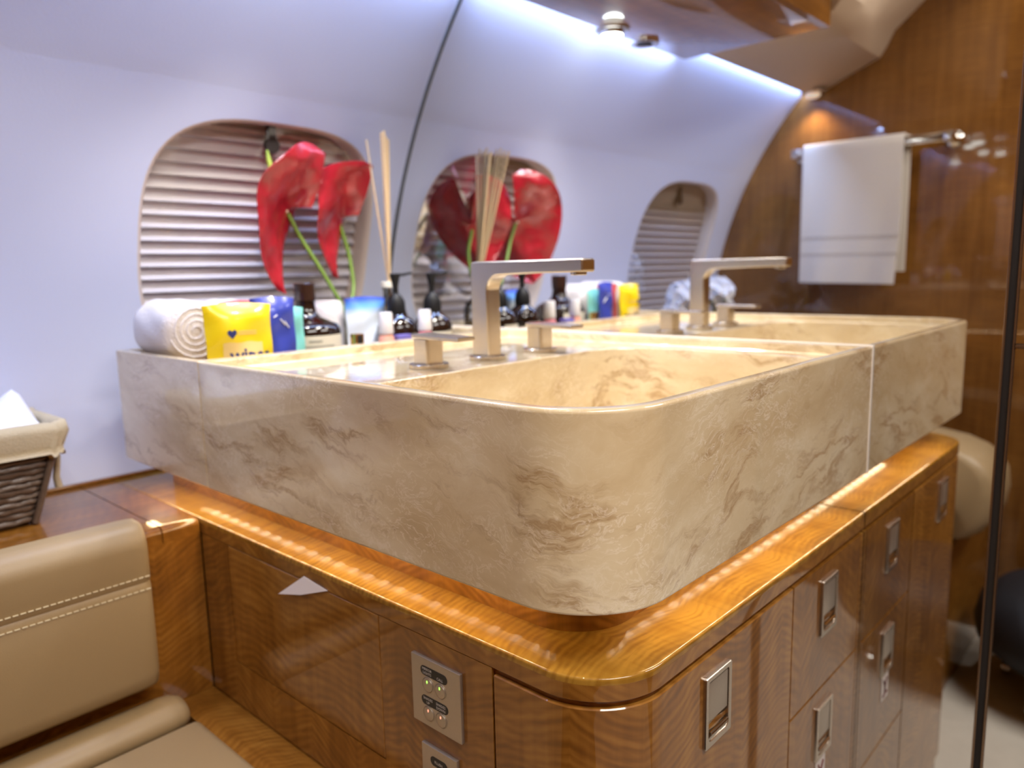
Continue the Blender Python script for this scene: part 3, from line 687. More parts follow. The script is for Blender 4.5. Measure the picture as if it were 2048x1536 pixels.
# ================================================================== FAUCET AND HANDLES
FX, FY, FZ = -0.279, 0.3870, -0.0120
FA = Thing('faucet', 'brushed nickel square spout faucet standing behind the basin', 'faucet', (FX, FY, FZ))
FA.part('base_flange', MB().lathe((FX, FY, FZ), [(0.0235, 0), (0.0240, 0.0006), (0.0240, 0.0044), (0.0232, 0.0054), (0.012, 0.0056)], 40), 'nickel', smooth=30, wn=True)
zt, zu = 0.1130, 0.0975
pf = [(0.4020, 0.0), (0.4020, zt-0.003)]
pf += [(0.4000, zt-0.0008), (0.3970, zt)]
pf += [(0.2250, zt), (0.2232, zt-0.0018), (0.2232, zu+0.0018), (0.2250, zu)]
ri = 0.020; cyi, czi = 0.3735-ri, zu-ri-0.002
pf += [(0.30, zu-0.0006)]
for i in range(9):
    a = math.pi/2-math.pi/2*i/8; pf.append((cyi+ri*math.cos(a)-0.0, czi+ri*math.sin(a)))
pf += [(0.3735, 0.0)]
pf[0] = (0.4020, FZ+0.0052); pf[-1] = (0.3735, FZ+0.0052)
hwx = 0.0125
spm = MB(); n_ = len(pf)
cyc = sum(p[0] for p in pf)/n_
rows = []
for xo, ins in ((-hwx, 0.0022), (-hwx+0.0008, 0.0006), (-hwx+0.0028, 0.0), (hwx-0.0028, 0.0), (hwx-0.0008, 0.0006), (hwx, 0.0022)):
    ring = []
    for i in range(n_):
        p0, p1, p2 = pf[i-1], pf[i], pf[(i+1) % n_]
        d1_ = Vector((p1[0]-p0[0], p1[1]-p0[1])).normalized(); d2_ = Vector((p2[0]-p1[0], p2[1]-p1[1])).normalized()
        nn = Vector((-(d1_+d2_).y, (d1_+d2_).x)); nn = nn.normalized() if nn.length > 1e-6 else nn
        ring.append(Vector((FX+xo, p1[0]+nn.x*ins, p1[1]+nn.y*ins)))
    rows.append(ring)
spm.loft(rows, True, True, True)
FA.part('spout', spm, 'nickel', smooth=50, wn=True)
FA.part('aerator', MB().lathe((FX, 0.2375, zu-0.0035), [(0.0085, 0), (0.0095, 0.001), (0.0095, 0.0045)], 24), 'chrome_dark')
FA.part('spout_tip', MB().box((FX-0.0105, 0.2228, zu+0.0022), (FX+0.0105, 0.2236, zt-0.0022), 0.0003, 1), 'chrome', label='polished end face of the spout')
def handle(x, lab):
    T = Thing('lever_tap', lab, 'tap', (x, FY, FZ), 'lever handles beside the faucet')
    T.part('base_flange', MB().lathe((x, FY, FZ), [(0.0235, 0), (0.0240, 0.0006), (0.0240, 0.0044), (0.0232, 0.0054), (0.012, 0.0056)], 40), 'nickel', smooth=30, wn=True)
    o = [(x+a, FY+b_) for a, b_ in rrect(-0.0135, 0.0135, -0.0135, 0.0135, 0.0045, 5)]
    T.part('stem', MB().loft([[Vector((a, b_, z)) for a, b_ in o] for z in (FZ+0.005, 0.0225)], True, True, True), 'nickel', smooth=40, wn=True)
    lv = [Vector((x-0.0140, FY+0.0140, 0)), Vector((x+0.0140, FY+0.0140, 0)), Vector((x+0.0135, FY-0.066, 0)), Vector((x-0.0135, FY-0.066, 0))]
    rg = [[Vector((p.x+(x-p.x)*k, p.y+((FY-0.02)-p.y)*k*0.5, z+(0.0016 if p.y > FY else 0.0))) for p in lv] for k, z in ((0.05, 0.0222), (0.0, 0.0232), (0.0, 0.0262), (0.04, 0.0272))]
    T.part('lever', MB().loft(rg, True, True, True), 'nickel', smooth=20, bevel=0.0)
handle(-0.380, 'nickel lever handle left of the faucet, farther from the mirror')
handle(-0.174, 'nickel lever handle right of the faucet, nearer the mirror')

# ================================================================== LEDGE, SEAT
LG = Thing('wood_ledge', 'brown veneer ledge behind the leather seat', 'ledge', (-0.98, 0.80, ZW-0.02))
def ledge_piece(xa, xb):
    rows = []
    yfr = 0.656; r_ = 0.011
    for x in (xa, xb):
        ring = [Vector((x, 0.9565, ZW-0.0205)), Vector((x, 0.9565, ZW))]
        for i in range(9):
            a = math.pi/2*i/8; ring.append(Vector((x, yfr+r_-r_*math.sin(a), ZW-r_*0.8+r_*0.8*math.cos(a))))
        ring.append(Vector((x, yfr, ZW-0.0205)))
        rows.append(ring)
    return MB().loft(rows, True, True, True)
LG.part('end_strip', ledge_piece(-0.601, -0.5535), 'wood_ledge', smooth=35, wn=True)
LG.part('lid', ledge_piece(DB+0.002, -0.6025), 'wood_ledge', smooth=35, wn=True)
LG.part('wall_bead', MB().box((DB+0.002, 0.9455, ZW+0.0002), (-0.47, 0.9565, ZW+0.006), 0.002), 'wood_ledge')
LG.part('front_panel', MB().box((DB+0.002, 0.656, ZB), (-0.5535, 0.670, ZW-0.0205)), 'wood_side', smooth=0)
BN = Thing('seat_base', 'veneer seat base with a narrow rippled wood strip beside the cabinet', 'bench', (-0.98, 0.38, FL))
ZS = -0.4480
BN.part('side_strip', MB().box((-0.6065, 0.085, ZS-0.012), (-0.5530, 0.655, ZS), 0.002), 'wood_strip')
BN.part('box', MB().box((-0.938, 0.100, FL), (-0.5545, 0.620, ZS-0.0125)), 'wood_side', smooth=0)
BN.part('low_box', MB().box((DB+0.004, 0.100, FL), (-0.939, 0.620, -0.5665)), 'wood_side', smooth=0)
def cushion(lo, hi, r, n=6, crown=0.0):
    lo, hi = Vector(lo), Vector(hi); m_ = MB(); b = bmesh.new(); bmesh.ops.create_cube(b, size=1.0)
    for v in b.verts: v.co = Vector((lo[i]+(v.co[i]+0.5)*(hi[i]-lo[i]) for i in range(3)))
    bmesh.ops.bevel(b, geom=list(b.edges), offset=r, segments=n, profile=0.5, affect='EDGES')
    return m_.bm(b)
SE = Thing('leather_seat', 'tan leather seat with stitched backrest beside the vanity', 'seat', (-0.98, 0.38, ZS-0.012))
SE.part('cushion', cushion((-0.934, 0.095, ZS-0.0120), (-0.607, 0.585, ZS+0.0100), 0.010, 4), 'leather', smooth=60)
rl = MB(); prof_ = []
for i in range(20):
    a = 2*math.pi*i/20; prof_.append((0.6175+0.031*math.cos(a), ZS+0.0105+0.0215*math.sin(a)))
rl.loft([[Vector((x, 0.616+(y-0.616)*k, ZS+0.008+(z-ZS-0.008)*k)) for y, z in prof_] for x, k in ((-0.934, 0.6), (-0.930, 0.9), (-0.92, 1), (-0.637, 1), (-0.622, 0.93), (-0.613, 0.75), (-0.6095, 0.45))], True, True, True)
SE.part('rear_roll', rl, 'leather', smooth=70)
# backrest: two padded panels with a double stitched seam
def pad_profile():
    pts = []
    pts += [(0.6545, -0.398), (0.626, -0.398), (0.616, -0.390), (0.6125, -0.375), (0.6120, -0.320), (0.6122, -0.266), (0.6140, -0.2605)]
    pts += [(0.6150, -0.2590), (0.6140, -0.2575), (0.6122, -0.2520), (0.6122, -0.224)]
    for i in range(9):
        a = math.pi/2*i/8; pts.append((0.6122+0.026*(1-math.cos(a)), -0.216+0.028*math.sin(a)))
    pts += [(0.6545, -0.188)]
    return pts
bp_ = pad_profile(); cy_, cz_ = 0.640, -0.29
rws = []
for x, k, kz in ((-1.30, 0.86, 0.97), (-1.292, 0.97, 0.99), (-1.28, 1, 1), (-0.655, 1, 1), (-0.643, 0.985, 0.995), (-0.6365, 0.93, 0.985), (-0.6345, 0.82, 0.965)):
    rws.append([Vector((x, 0.6545+(y-0.6545)*k, cz_+(z-cz_)*kz)) for y, z in bp_])
SE.part('backrest', MB().loft(rws, True, True, True), 'leather', smooth=50)
st_ = MB()
for zz in (-0.2510, -0.2668):
    x = -1.27
    while x < -0.640:
        st_.box((x, 0.6108, zz-0.0005), (x+0.0052, 0.6124, zz+0.0005)); x += 0.0072
stitch = SE.part('stitching', st_, 'thread', smooth=0); stitch['kind'] = 'stuff'; stitch['label'] = 'double row of cream stitches'
# padded rounded bolster at the far end of the seat
bo = MB(); rws = []
pr_ = []
for i in range(24):
    a = 2*math.pi*i/24; ca, sa = math.cos(a), math.sin(a)
    yv = 0.3085+0.2935*(abs(ca)**0.55)*(1 if ca > 0 else -1); zv = -0.437+0.125*(abs(sa)**0.75)*(1 if sa > 0 else -1)
    pr_.append((yv, zv))
for x, k in ((-1.155, 0.90), (-1.15, 0.97), (-1.135, 1.0), (-0.965, 1.0), (-0.95, 0.97), (-0.945, 0.90)):
    rws.append([Vector((x, 0.3085+(y-0.3085)*k, -0.437+(z+0.437)*k)) for y, z in pr_])
SE.part('end_bolster', bo.loft(rws, True, True, True), 'leather', smooth=60, label='rounded padded end bolster')

# ================================================================== BASKET ON THE LEDGE
BK = Thing('wicker_basket', 'dark wicker basket with linen liner on the ledge', 'basket', (-0.765, 0.865, ZW))
bx, by = -0.776, 0.860
def bk_out(f, grow=0.0, n=6):
    """outline of the tapered basket at height fraction f (0 bottom, 1 top)"""
    hx = 0.078+0.034*f+grow; hy = 0.058+0.016*f+grow
    return [(bx+a, by+b_) for a, b_ in rrect(-hx, hx, -hy, hy, 0.022, n)]
hb = 0.118
BK.part('inner_wall', MB().loft([[Vector((x, y, ZW+0.001+f*hb)) for x, y in bk_out(f, -0.004)] for f in (0, 0.5, 1)], True, True, False), 'wicker', smooth=50)
nrow = 15
for i in range(nrow):
    f = (i+0.5)/nrow; pts = []
    o = bk_out(f, 0.0, 7); dens = []
    for a, b_ in zip(o, o[1:]+o[:1]):
        k = max(1, int(math.hypot(b_[0]-a[0], b_[1]-a[1])/0.006))
        dens += [(a[0]+(b_[0]-a[0])*j/k, a[1]+(b_[1]-a[1])*j/k) for j in range(k)]
    for j, (x, y) in enumerate(dens):
        d = 0.0012*math.sin(j*math.pi/2.2+(i % 2)*math.pi); nx, ny = x-bx, y-by; l_ = math.hypot(nx, ny)
        pts.append(Vector((x+nx/l_*d, y+ny/l_*d, ZW+0.0045+f*hb+0.0006*math.sin(j*1.7+i))))
    BK.part('wicker_strand', MB().ring_tube(pts, 0.0041, 6), 'wicker', smooth=60)
cs = MB()
for (ax, ay) in ((1, -1), (-1, -1), (1, 1), (-1, 1)):
    for dj in range(3):
        p0 = Vector((bx+ax*(0.078-0.006+0.002*dj), by+ay*(0.058-0.001-0.006*dj), ZW+0.002)); p1 = p0+Vector((ax*0.034, ay*0.016, hb))
        BK.part('corner_stake', MB().tube([p0+(p1-p0)*k/6+Vector((ax*0.002, ay*0.002, 0)) for k in range(7)], 0.0042, 7), 'wicker', smooth=60)
ln = []
for f, gw in ((0.92, -0.006), (1.07, -0.004), (1.13, 0.003), (1.12, 0.009), (1.02, 0.011), (0.86, 0.0085), (0.80, 0.0105), (0.775, 0.0125), (0.765, 0.009), (0.79, 0.006)):
    o = bk_out(min(f, 1.0), gw, 10); ring = []
    for j, (x, y) in enumerate(o):
        wv_ = 0.0013*math.sin(j*1.9)+0.0011*math.sin(j*0.8+1)
        ring.append(Vector((x, y, ZW+f*hb+wv_*(1 if f > 0.9 else 1.8))))
    ln.append(ring)
BK.part('liner', MB().loft(ln), 'linen', smooth=70)
tie = MB(); 
tie.tube([(bx+0.1135, by-0.030, ZW+0.100), (bx+0.1155, by-0.032, ZW+0.078), (bx+0.1125, by-0.028, ZW+0.050), (bx+0.114, by-0.030, ZW+0.036)], [0.003, 0.004, 0.0045, 0.005], 8)
tie.tube([(bx+0.1135, by-0.030, ZW+0.100), (bx+0.117, by-0.022, ZW+0.085), (bx+0.118, by-0.014, ZW+0.060)], [0.003, 0.004, 0.004], 8)
BK.part('ribbon_tie', tie, 'linen', smooth=60)
bg = MB(); random.seed(3); rows = []
for i in range(9):
    f = i/8; ring = []
    for j in range(40):
        a = 2*math.pi*j/40; hx, hy = 0.103*(1-f)**0.55, 0.066*(1-f)**0.55
        ca, sa = math.cos(a), math.sin(a); ex = 0.6
        px = bx+hx*abs(ca)**ex*(1 if ca > 0 else -1); py = by+hy*abs(sa)**ex*(1 if sa > 0 else -1)
        z = ZW+hb*1.04+0.030*math.sin(f*math.pi/2)+(0.004*math.sin(a*7+f*4)+0.003*math.sin(a*13))*(1-f)
        z += 0.030*math.exp(-(((px-bx-0.082)/0.018)**2+((py-by+0.0)/0.03)**2))
        ring.append(Vector((px, py, z)))
    rows.append(ring)
single('bin_bag', bg.loft(rows, True, False, True), 'bag', 'crumpled white plastic bag inside the wicker basket', 'bag', (bx, by, ZW+hb), smooth=60)

# ================================================================== THINGS IN THE REAR TRAY
TZ = -0.0748
def roll(name, label, p0, p1, r, mat='terry', group=None):
    """rolled towel from p0 to p1 (axis), spiral visible at the ends"""
    p0, p1 = Vector(p0), Vector(p1); ax = (p1-p0).normalized(); u = (Vector((0, 0, 1)) if abs(ax.z) < 0.9 else Vector((1, 0, 0))).cross(ax).normalized(); v_ = ax.cross(u)
    nn, ma = 96, 12; T = Thing(name, label, 'towel', ((p0+p1)/2-Vector((0, 0, r))) if abs(ax.z) < 0.9 else p0, group)
    rings = []
    for j in range(ma+1):
        f = j/ma; e = min(f, 1-f)*ma; k = 1 - 0.16*max(0, 1-e/1.2)**2; ring = []
        for i in range(nn):
            a = 2*math.pi*i/nn; rr_ = r*k*(1+0.018*math.sin(3*a+f*5)+0.014*math.sin(7*a-f*9))
            ring.append(p0+(p1-p0)*f+(u*math.cos(a)+v_*math.sin(a))*rr_)
        rings.append(ring)
    m_ = MB().loft(rings, True, True, True)
    T.part('body', m_, mat, smooth=60)
    for end, s_ in ((p0, -1), (p1, 1)):
        pts = []
        for i in range(70):
            a = i*0.36; q_ = 0.10*r+0.78*r*i/69
            pts.append(end+ax*s_*0.0005+(u*math.cos(a)+v_*math.sin(a))*q_)
        T.part('end_spiral', MB().tube(pts, 0.0010, 6), mat, smooth=60)
    return T
roll('rolled_towel', 'rolled white towel at the left end of the tray beside the yellow packet', (-0.5085, 0.716, 0.0290), (-0.5085, 0.832, 0.0290), 0.0420, group='rolled towels in the tray')
roll('rolled_towel', 'rolled white towel lying behind the yellow and blue packets', (-0.4250, 0.738, 0.0270), (-0.4250, 0.832, 0.0270), 0.0400, group='rolled towels in the tray')
roll('rolled_towel', 'rolled white towel standing upright between the dark bottle and blue pouch', (-0.2370, 0.8060, TZ+0.0022), (-0.2370, 0.8060, 0.056), 0.0265, group='rolled towels in the tray')
single('folded_cloth', cushion((-0.535, 0.735, TZ), (-0.386, 0.836, -0.0136), 0.012, 4), 'terry', 'white folded cloth under the rolled towels in the tray', 'towel', (-0.46, 0.78, TZ), smooth=60)

def pack(name, label, p_bl, p_br, ht, thick, mat, lean=0.06, bulge=1.0, cat='packet', group=None):
    """soft flow-pack standing on its end: bottom corners p_bl, p_br; sealed crimps top and bottom"""
    p_bl, p_br = Vector(p_bl), Vector(p_br); ux = (p_br-p_bl); wd = ux.length; ux.normalize(); uy = Vector((0, 0, 1)).cross(ux).normalized(); uz = (Vector((0, 0, 1))+uy*lean).normalized()
    T = Thing(name, label, cat, (p_bl+p_br)/2, group); nx, nz = 22, 26
    def surf(s, t, side):
        e = min(t/0.14, (1-t)/0.14, 1.0); e = math.sin(max(0, e)*math.pi/2)
        ed = (1-abs(2*s-1)**3.2); dpt = thick/2*e*ed
        wob = 0.0016*math.sin(9*s+6*t+len(name))+0.0012*math.sin(17*t-5*s)
        sx = (s-0.5)*wd*(1-0.05*e)+wd/2
        zt_ = t*ht+0.004*math.sin(s*2.6+0.4)*t
        return p_bl+ux*sx+uz*zt_+uy*(side*(dpt*bulge+0.0006)+wob*0.9)
    f_ = [[surf(i/nx, j/nz, -1) for i in range(nx+1)] for j in range(nz+1)]
    b_ = [[surf(i/nx, j/nz, 1) for i in range(nx+1)] for j in range(nz+1)]
    m_ = MB().loft(f_, False).loft(b_, False)
    m_.loft([f_[0], b_[0]], False).loft([f_[-1], b_[-1]], False)
    m_.loft([[r_[0] for r_ in f_], [r_[0] for r_ in b_]], False).loft([[r_[-1] for r_ in f_], [r_[-1] for r_ in b_]], False)
    T.part('body', m_, mat, smooth=50)
    def on(s, t, eps=0.0009):
        return surf(s, t, -1)-uy*eps
    return T, on, wd, ht
T, on, wd, ht = pack('wipes_pack', 'yellow wipes packet with navy print leaning at the tray front', (-0.519, 0.668, TZ), (-0.425, 0.658, TZ), 0.137, 0.026, 'yellow', group='wipes packets in the tray')
def onfn(s0, t0, sx=1.0):
    return lambda a, b_: on(s0+a/0.095, t0+b_/0.137)
T.part('lettering', text_mb('wipes', 0.026, onfn(0.60, 0.500), bold=0.0006), 'navy', smooth=0)
fp = MB()
for tz_ in (0.728, 0.705):
    fp.loft([[on(0.42+0.30*i/8, tz_+dt) for i in range(9)] for dt in (0, 0.010)], False)
T.part('fine_print', fp, 'pale_print', smooth=0)
ht_ = []
for i in range(24):
    a = 2*math.pi*i/24; ht_.append((0.00042*16*math.sin(a)**3, 0.00042*(13*math.cos(a)-5*math.cos(2*a)-2*math.cos(3*a)-math.cos(4*a))))
hm = MB().add([on(0.33+a/0.095, 0.715+b_/0.137) for a, b_ in ht_], [tuple(range(24))])
T.part('heart_logo', hm, 'navy', smooth=0)
fz = MB(); fz.loft([[on(0.20+0.60*i/12, 0.50+0.13*j/5+0.012*math.sin(i)*0.5, 0.0004) for i in range(13)] for j in range(6)], False)
T.part('print_patch', fz, 'pale_print')
T, on, wd, ht = pack('wipes_pack', 'dark blue wipes packet standing between the yellow packet and teal one', (-0.441, 0.686, TZ), (-0.376, 0.678, TZ), 0.143, 0.016, 'blue', group='wipes packets in the tray')
bl = MB()
for s0, t0, dx_, dz_ in ((0.62, 0.78, 0.008, -0.008), (0.72, 0.76, 0.007, -0.009), (0.45, 0.80, 0.006, 0.003)):
    bl.tube([on(s0, t0), on(s0+dx_/wd, t0+dz_/ht)], 0.0008, 5)
T.part('print_marks', bl, 'white_pack')
pack('wipes_pack', 'slim teal packet tucked behind the blue one beside the dark bottle', (-0.414, 0.700, TZ), (-0.353, 0.692, TZ), 0.128, 0.010, 'teal', group='wipes packets in the tray')
pack('wipes_pack', 'white and red packet behind the yellow packet', (-0.478, 0.700, TZ), (-0.408, 0.706, TZ), 0.139, 0.008, 'red_pack', group='wipes packets in the tray')

def lathe_part(T, name, c, prof_, mat, parent=None, n=36, smooth=40):
    return T.part(name, MB().lathe(c, prof_, n), mat, parent, smooth=smooth)
def label_strip(c, r, z0, z1, a0, a1, n=24):
    return MB().loft([[Vector((c[0]+r*math.cos(math.radians(a0+(a1-a0)*i/n)), c[1]+r*math.sin(math.radians(a0+(a1-a0)*i/n)), z)) for i in range(n+1)] for z in (z0, z1)], False)
# dark bottle with screw cap
bc = (-0.317, 0.747, TZ)
B = Thing('dark_bottle', 'dark amber bottle with brown screw cap and cream label', 'bottle', bc)
Hb = 0.1635
lathe_part(B, 'body', bc, [(0.046, 0), (0.0525, 0.002), (0.0540, 0.007), (0.0540, 0.086), (0.0530, 0.093), (0.048, 0.099), (0.036, 0.105), (0.0235, 0.110), (0.0172, 0.117), (0.0152, 0.128), (0.0148, 0.138)], 'amber')
lathe_part(B, 'cap', bc, [(0.0150, 0.1345), (0.0165, 0.136), (0.0165, 0.1625), (0.0155, Hb), (0.0, Hb)], 'brown_cap')
B.part('label', label_strip(bc, 0.0543, TZ+0.020, TZ+0.0840, 222, 312), 'label')
lk_ = MB()
for zz, a0_, a1_ in ((0.074, 240, 262), (0.066, 234, 285)):
    lk_.loft([[v_ for v_ in r_] for r_ in [[Vector((bc[0]+0.0546*math.cos(math.radians(a0_+(a1_-a0_)*i/10)), bc[1]+0.0546*math.sin(math.radians(a0_+(a1_-a0_)*i/10)), TZ+z)) for i in range(11)] for z in (zz, zz+0.003)]], False)
B.part('label_print', lk_, 'label_ink', smooth=0)
# two amber pump bottles
def pump_bottle(c, lab, yaw):
    B = Thing('pump_bottle', lab, 'bottle', c, 'amber pump bottles in the tray')
    lathe_part(B, 'body', c, [(0.027, 0), (0.0335, 0.002), (0.0345, 0.006), (0.0345, 0.076), (0.0335, 0.086), (0.028, 0.096), (0.019, 0.103), (0.014, 0.108)], 'amber')
    B.part('label', label_strip(c, 0.0349, c[2]+0.018, c[2]+0.074, 200, 300), 'label')
    co = lathe_part(B, 'pump_collar', c, [(0.0140, 0.103), (0.0150, 0.106), (0.0160, 0.112), (0.0150, 0.128), (0.0105, 0.137), (0.0052, 0.142), (0.0046, 0.152), (0.0072, 0.164), (0.0088, 0.170), (0.0088, 0.1740), (0.0, 0.1740)], 'black_cap')
    nz = MB(); d = Vector((math.cos(yaw), math.sin(yaw), 0)); pc = Vector(c)+Vector((0, 0, 0.1728))
    nz.tube([pc-d*0.008, pc+d*0.014, pc+d*0.026-Vector((0, 0, -0.0025)), pc+d*0.030+Vector((0, 0, 0.002))], [0.0026, 0.0026, 0.0022, 0.0019], 10)
    B.part('nozzle', nz, 'black_cap')
pump_bottle((-0.161, 0.716, TZ), 'amber pump bottle left of the pair by the mirror', math.radians(-35))
pump_bottle((-0.086, 0.709, TZ), 'amber pump bottle right of the pair, closest to the mirror', math.radians(-25))
# small white travel bottles
def travel(c, lab, capmat):
    B = Thing('travel_bottle', lab, 'bottle', c, 'small white bottles at the tray rim')
    lathe_part(B, 'body', c, [(0.010, 0), (0.0125, 0.002), (0.013, 0.010), (0.013, 0.070), (0.0115, 0.078), (0.0085, 0.083), (0.0080, 0.088)], capmat, n=24)
    lathe_part(B, 'cap', c, [(0.0112, 0.0825), (0.0118, 0.084), (0.0105, 0.113), (0.0095, 0.116), (0, 0.116)], 'white_plastic', n=24)
travel((-0.240, 0.645, TZ), 'small bottle with white cap left of the two, before the left pump bottle', 'peach')
travel((-0.160, 0.645, TZ), 'small bottle with white cap and pink base before the right pump bottle', 'pink')
T_b = MB().box((-0.226, 0.634, TZ), (-0.196, 0.650, 0.0045), 0.003)
single('purple_box', T_b, 'purple', 'small purple carton between the two small white bottles', 'box', (-0.211, 0.642, TZ))
G = Thing('perfume_vial', 'tiny black vial with gold cap in the tray', 'vial', (-0.298, 0.640, TZ))
G.part('body', MB().box((-0.307, 0.633, TZ), (-0.291, 0.647, 0.0125), 0.0015), 'gold')
G.part('front_plate', MB().box((-0.3035, 0.6322, -0.030), (-0.2945, 0.6332, 0.0105), 0.0003, 1), 'black')
# blue and white pouch
pack('blue_pouch', 'white pouch with deep blue top standing behind the left pump bottle', (-0.232, 0.757, TZ), (-0.152, 0.752, TZ), 0.134, 0.022, 'blue_pouch')

# reed diffuser
rc = Vector((-0.112, 0.792, TZ))
D = Thing('reed_diffuser', 'glass reed diffuser with a bundle of pale reeds near the mirror', 'diffuser', rc)
lathe_part(D, 'bottle', rc, [(0.026, 0), (0.029, 0.002), (0.030, 0.012), (0.030, 0.100), (0.026, 0.112), (0.014, 0.122), (0.0125, 0.132), (0.0125, 0.146), (0.0150, 0.149), (0.0150, 0.156), (0.0120, 0.157)], 'clear')
lathe_part(D, 'oil', rc, [(0.025, 0.003), (0.0285, 0.006), (0.0285, 0.080), (0.0, 0.080)], 'liquid')
lathe_part(D, 'neck_collar', rc, [(0.0135, 0.150), (0.0155, 0.151), (0.0155, 0.160), (0.0140, 0.161), (0.009, 0.161)], 'label')
random.seed(5)
nt0 = rc+Vector((0, 0, 0.155))
tips = []
for k_, sd_, hz in ((0.006, -0.030, 0.262), (0.012, -0.002, 0.268), (0.020, 0.001, 0.264), (0.026, -0.003, 0.270), (0.034, 0.002, 0.262), (0.046, -0.006, 0.266), (0.054, -0.003, 0.268), (0.062, -0.008, 0.264), (0.070, -0.004, 0.262), (0.030, 0.006, 0.258)):
    tips.append((-0.55*k_+0.67*sd_, -0.83*k_-0.74*sd_, hz))
for i, (dx_, dy_, dz_) in enumerate(tips):
    p0 = nt0+Vector((-dx_*0.35, -dy_*0.35, -0.09)); p0.x = max(rc.x-0.010, min(rc.x+0.010, p0.x)); p0.y = max(rc.y-0.010, min(rc.y+0.010, p0.y))
    D.part('reed', MB().tube([p0, nt0+Vector((dx_*0.03, dy_*0.03, 0)), Vector((nt0.x+dx_, nt0.y+dy_, TZ+0.145+dz_))], 0.0021, 7), 'reed')

# ------------------------------------------------------------------ vase with two anthuriums
vc = Vector((-0.185, 0.814, TZ+0.0006))
VS = Thing('flower_vase', 'small clear glass vase holding the red anthuriums behind the pouch', 'vase', vc)
lathe_part(VS, 'glass', vc, [(0.020, 0), (0.024, 0.002), (0.025, 0.020), (0.022, 0.070), (0.016, 0.095), (0.017, 0.110), (0.0155, 0.110), (0.0145, 0.095), (0.020, 0.070), (0.022, 0.020), (0.020, 0.004), (0.0, 0.004)], 'clear')
def anthurium(lab, stem_pts, att, tip_dir, e2_dir, n_dir, length, au, width, curl, cup, sp_mat, sp_vec, sp_len, seed, wave=1.0):
    """spathe: att = where the stem meets it, tip_dir towards its tip, e2_dir across it, au = fraction of the length behind att"""
    att = Vector(att); T = Thing('anthurium', lab, 'flower', stem_pts[0], 'red anthuriums')
    e1 = Vector(tip_dir).normalized(); e2 = Vector(e2_dir); e2 = (e2-e1*e2.dot(e1)).normalized(); n_ = e1.cross(e2)
    if n_.dot(Vector(n_dir)) < 0: n_ = -n_
    nu, nv = 36, 26; rows = []; rnd = random.Random(seed)
    ph = [rnd.uniform(0, 6) for _ in range(5)]
    for i in range(nu+1):
        u = i/nu; row = []
        half = 0.5*width*math.sin(math.pi*min(1, u*0.97+0.03)**0.72)**0.62 if u < 0.985 else 0.004
        for j in range(nv+1):
            v_ = -1+2*j/nv
            notch = 0.80*au*length*max(0, 1-abs(v_)*1.9)**0.8*max(0, 1-u/au/0.98)
            s_ = (u-au)*length+notch
            w_ = v_*half
            # sides roll forward, tip and lobes arch backward
            h = cup*(v_*v_)*half - curl*((u-au)*length)**2/length*(1.6 if u > au else 2.2)
            h += wave*(0.0085*math.sin(7*u+ph[0])*v_*abs(v_)+0.006*math.sin(12*u+ph[1])*v_+0.004*math.sin(5*v_+ph[2]+5*u))
            row.append(att+e1*s_+e2*w_+n_*h)
        rows.append(row)
    m_ = MB().loft(rows, False)
    back = [[p-n_*0.0012 for p in r_] for r_ in rows]
    m_.loft(back, False); m_.loft([rows[0], back[0]], False); m_.loft([rows[-1], back[-1]], False); m_.loft([[r_[0] for r_ in rows], [r_[0] for r_ in back]], False); m_.loft([[r_[-1] for r_ in rows], [r_[-1] for r_ in back]], False)
    T.part('spathe', m_, 'anthurium', smooth=70)
    sv = Vector(sp_vec).normalized(); pts = [att+n_*0.003+sv*sp_len*k/8+n_*0.006*math.sin(k/8*2.2) for k in range(9)]
    T.part('spadix', MB().tube(pts, [0.0048, 0.0056, 0.0056, 0.0055, 0.0052, 0.0048, 0.0043, 0.0036, 0.0018], 12), sp_mat, smooth=60)
    sp = [Vector(p) for p in stem_pts]; cv = []
    for k in range(len(sp)-1):
        for q_ in range(6): cv.append(sp[k]+(sp[k+1]-sp[k])*q_/6)
    cv.append(sp[-1])
    for _ in range(3): cv = [cv[0]]+[(cv[i-1]+cv[i]*2+cv[i+1])/4 for i in range(1, len(cv)-1)]+[cv[-1]]
    T.part('stem', MB().tube(cv, 0.0036, 10), 'stem', smooth=60)
    return T
anthurium('red anthurium with pale green spadix, the larger bloom left in front of the window',
          [(vc.x-0.003, vc.y, TZ+0.008), (-0.190, 0.818, 0.035), (-0.232, 0.826, 0.110), (-0.262, 0.838, 0.165), (-0.281, 0.838, 0.202)],
          (-0.283, 0.836, 0.202), (-0.09, 0.0, -0.19), (0.68, 0.73, 0.0), (-0.8, 0.5, 0.35), 0.240, 0.46, 0.215, 0.30, 0.30, 'spadix_green', (-0.16, 0.10, 1.0), 0.100, 2)
anthurium('red anthurium with orange spadix, right of the paler one and nearer the mirror',
          [(vc.x+0.004, vc.y+0.002, TZ+0.008), (-0.178, 0.825, 0.035), (-0.150, 0.846, 0.080), (-0.150, 0.858, 0.140), (-0.166, 0.858, 0.188)],
          (-0.168, 0.856, 0.192), (-0.06, 0.02, -0.19), (0.74, 0.67, 0.0), (-0.8, 0.5, 0.3), 0.205, 0.53, 0.175, 0.25, 0.36, 'spadix_orange', (-0.22, 0.05, 0.95), 0.072, 9)

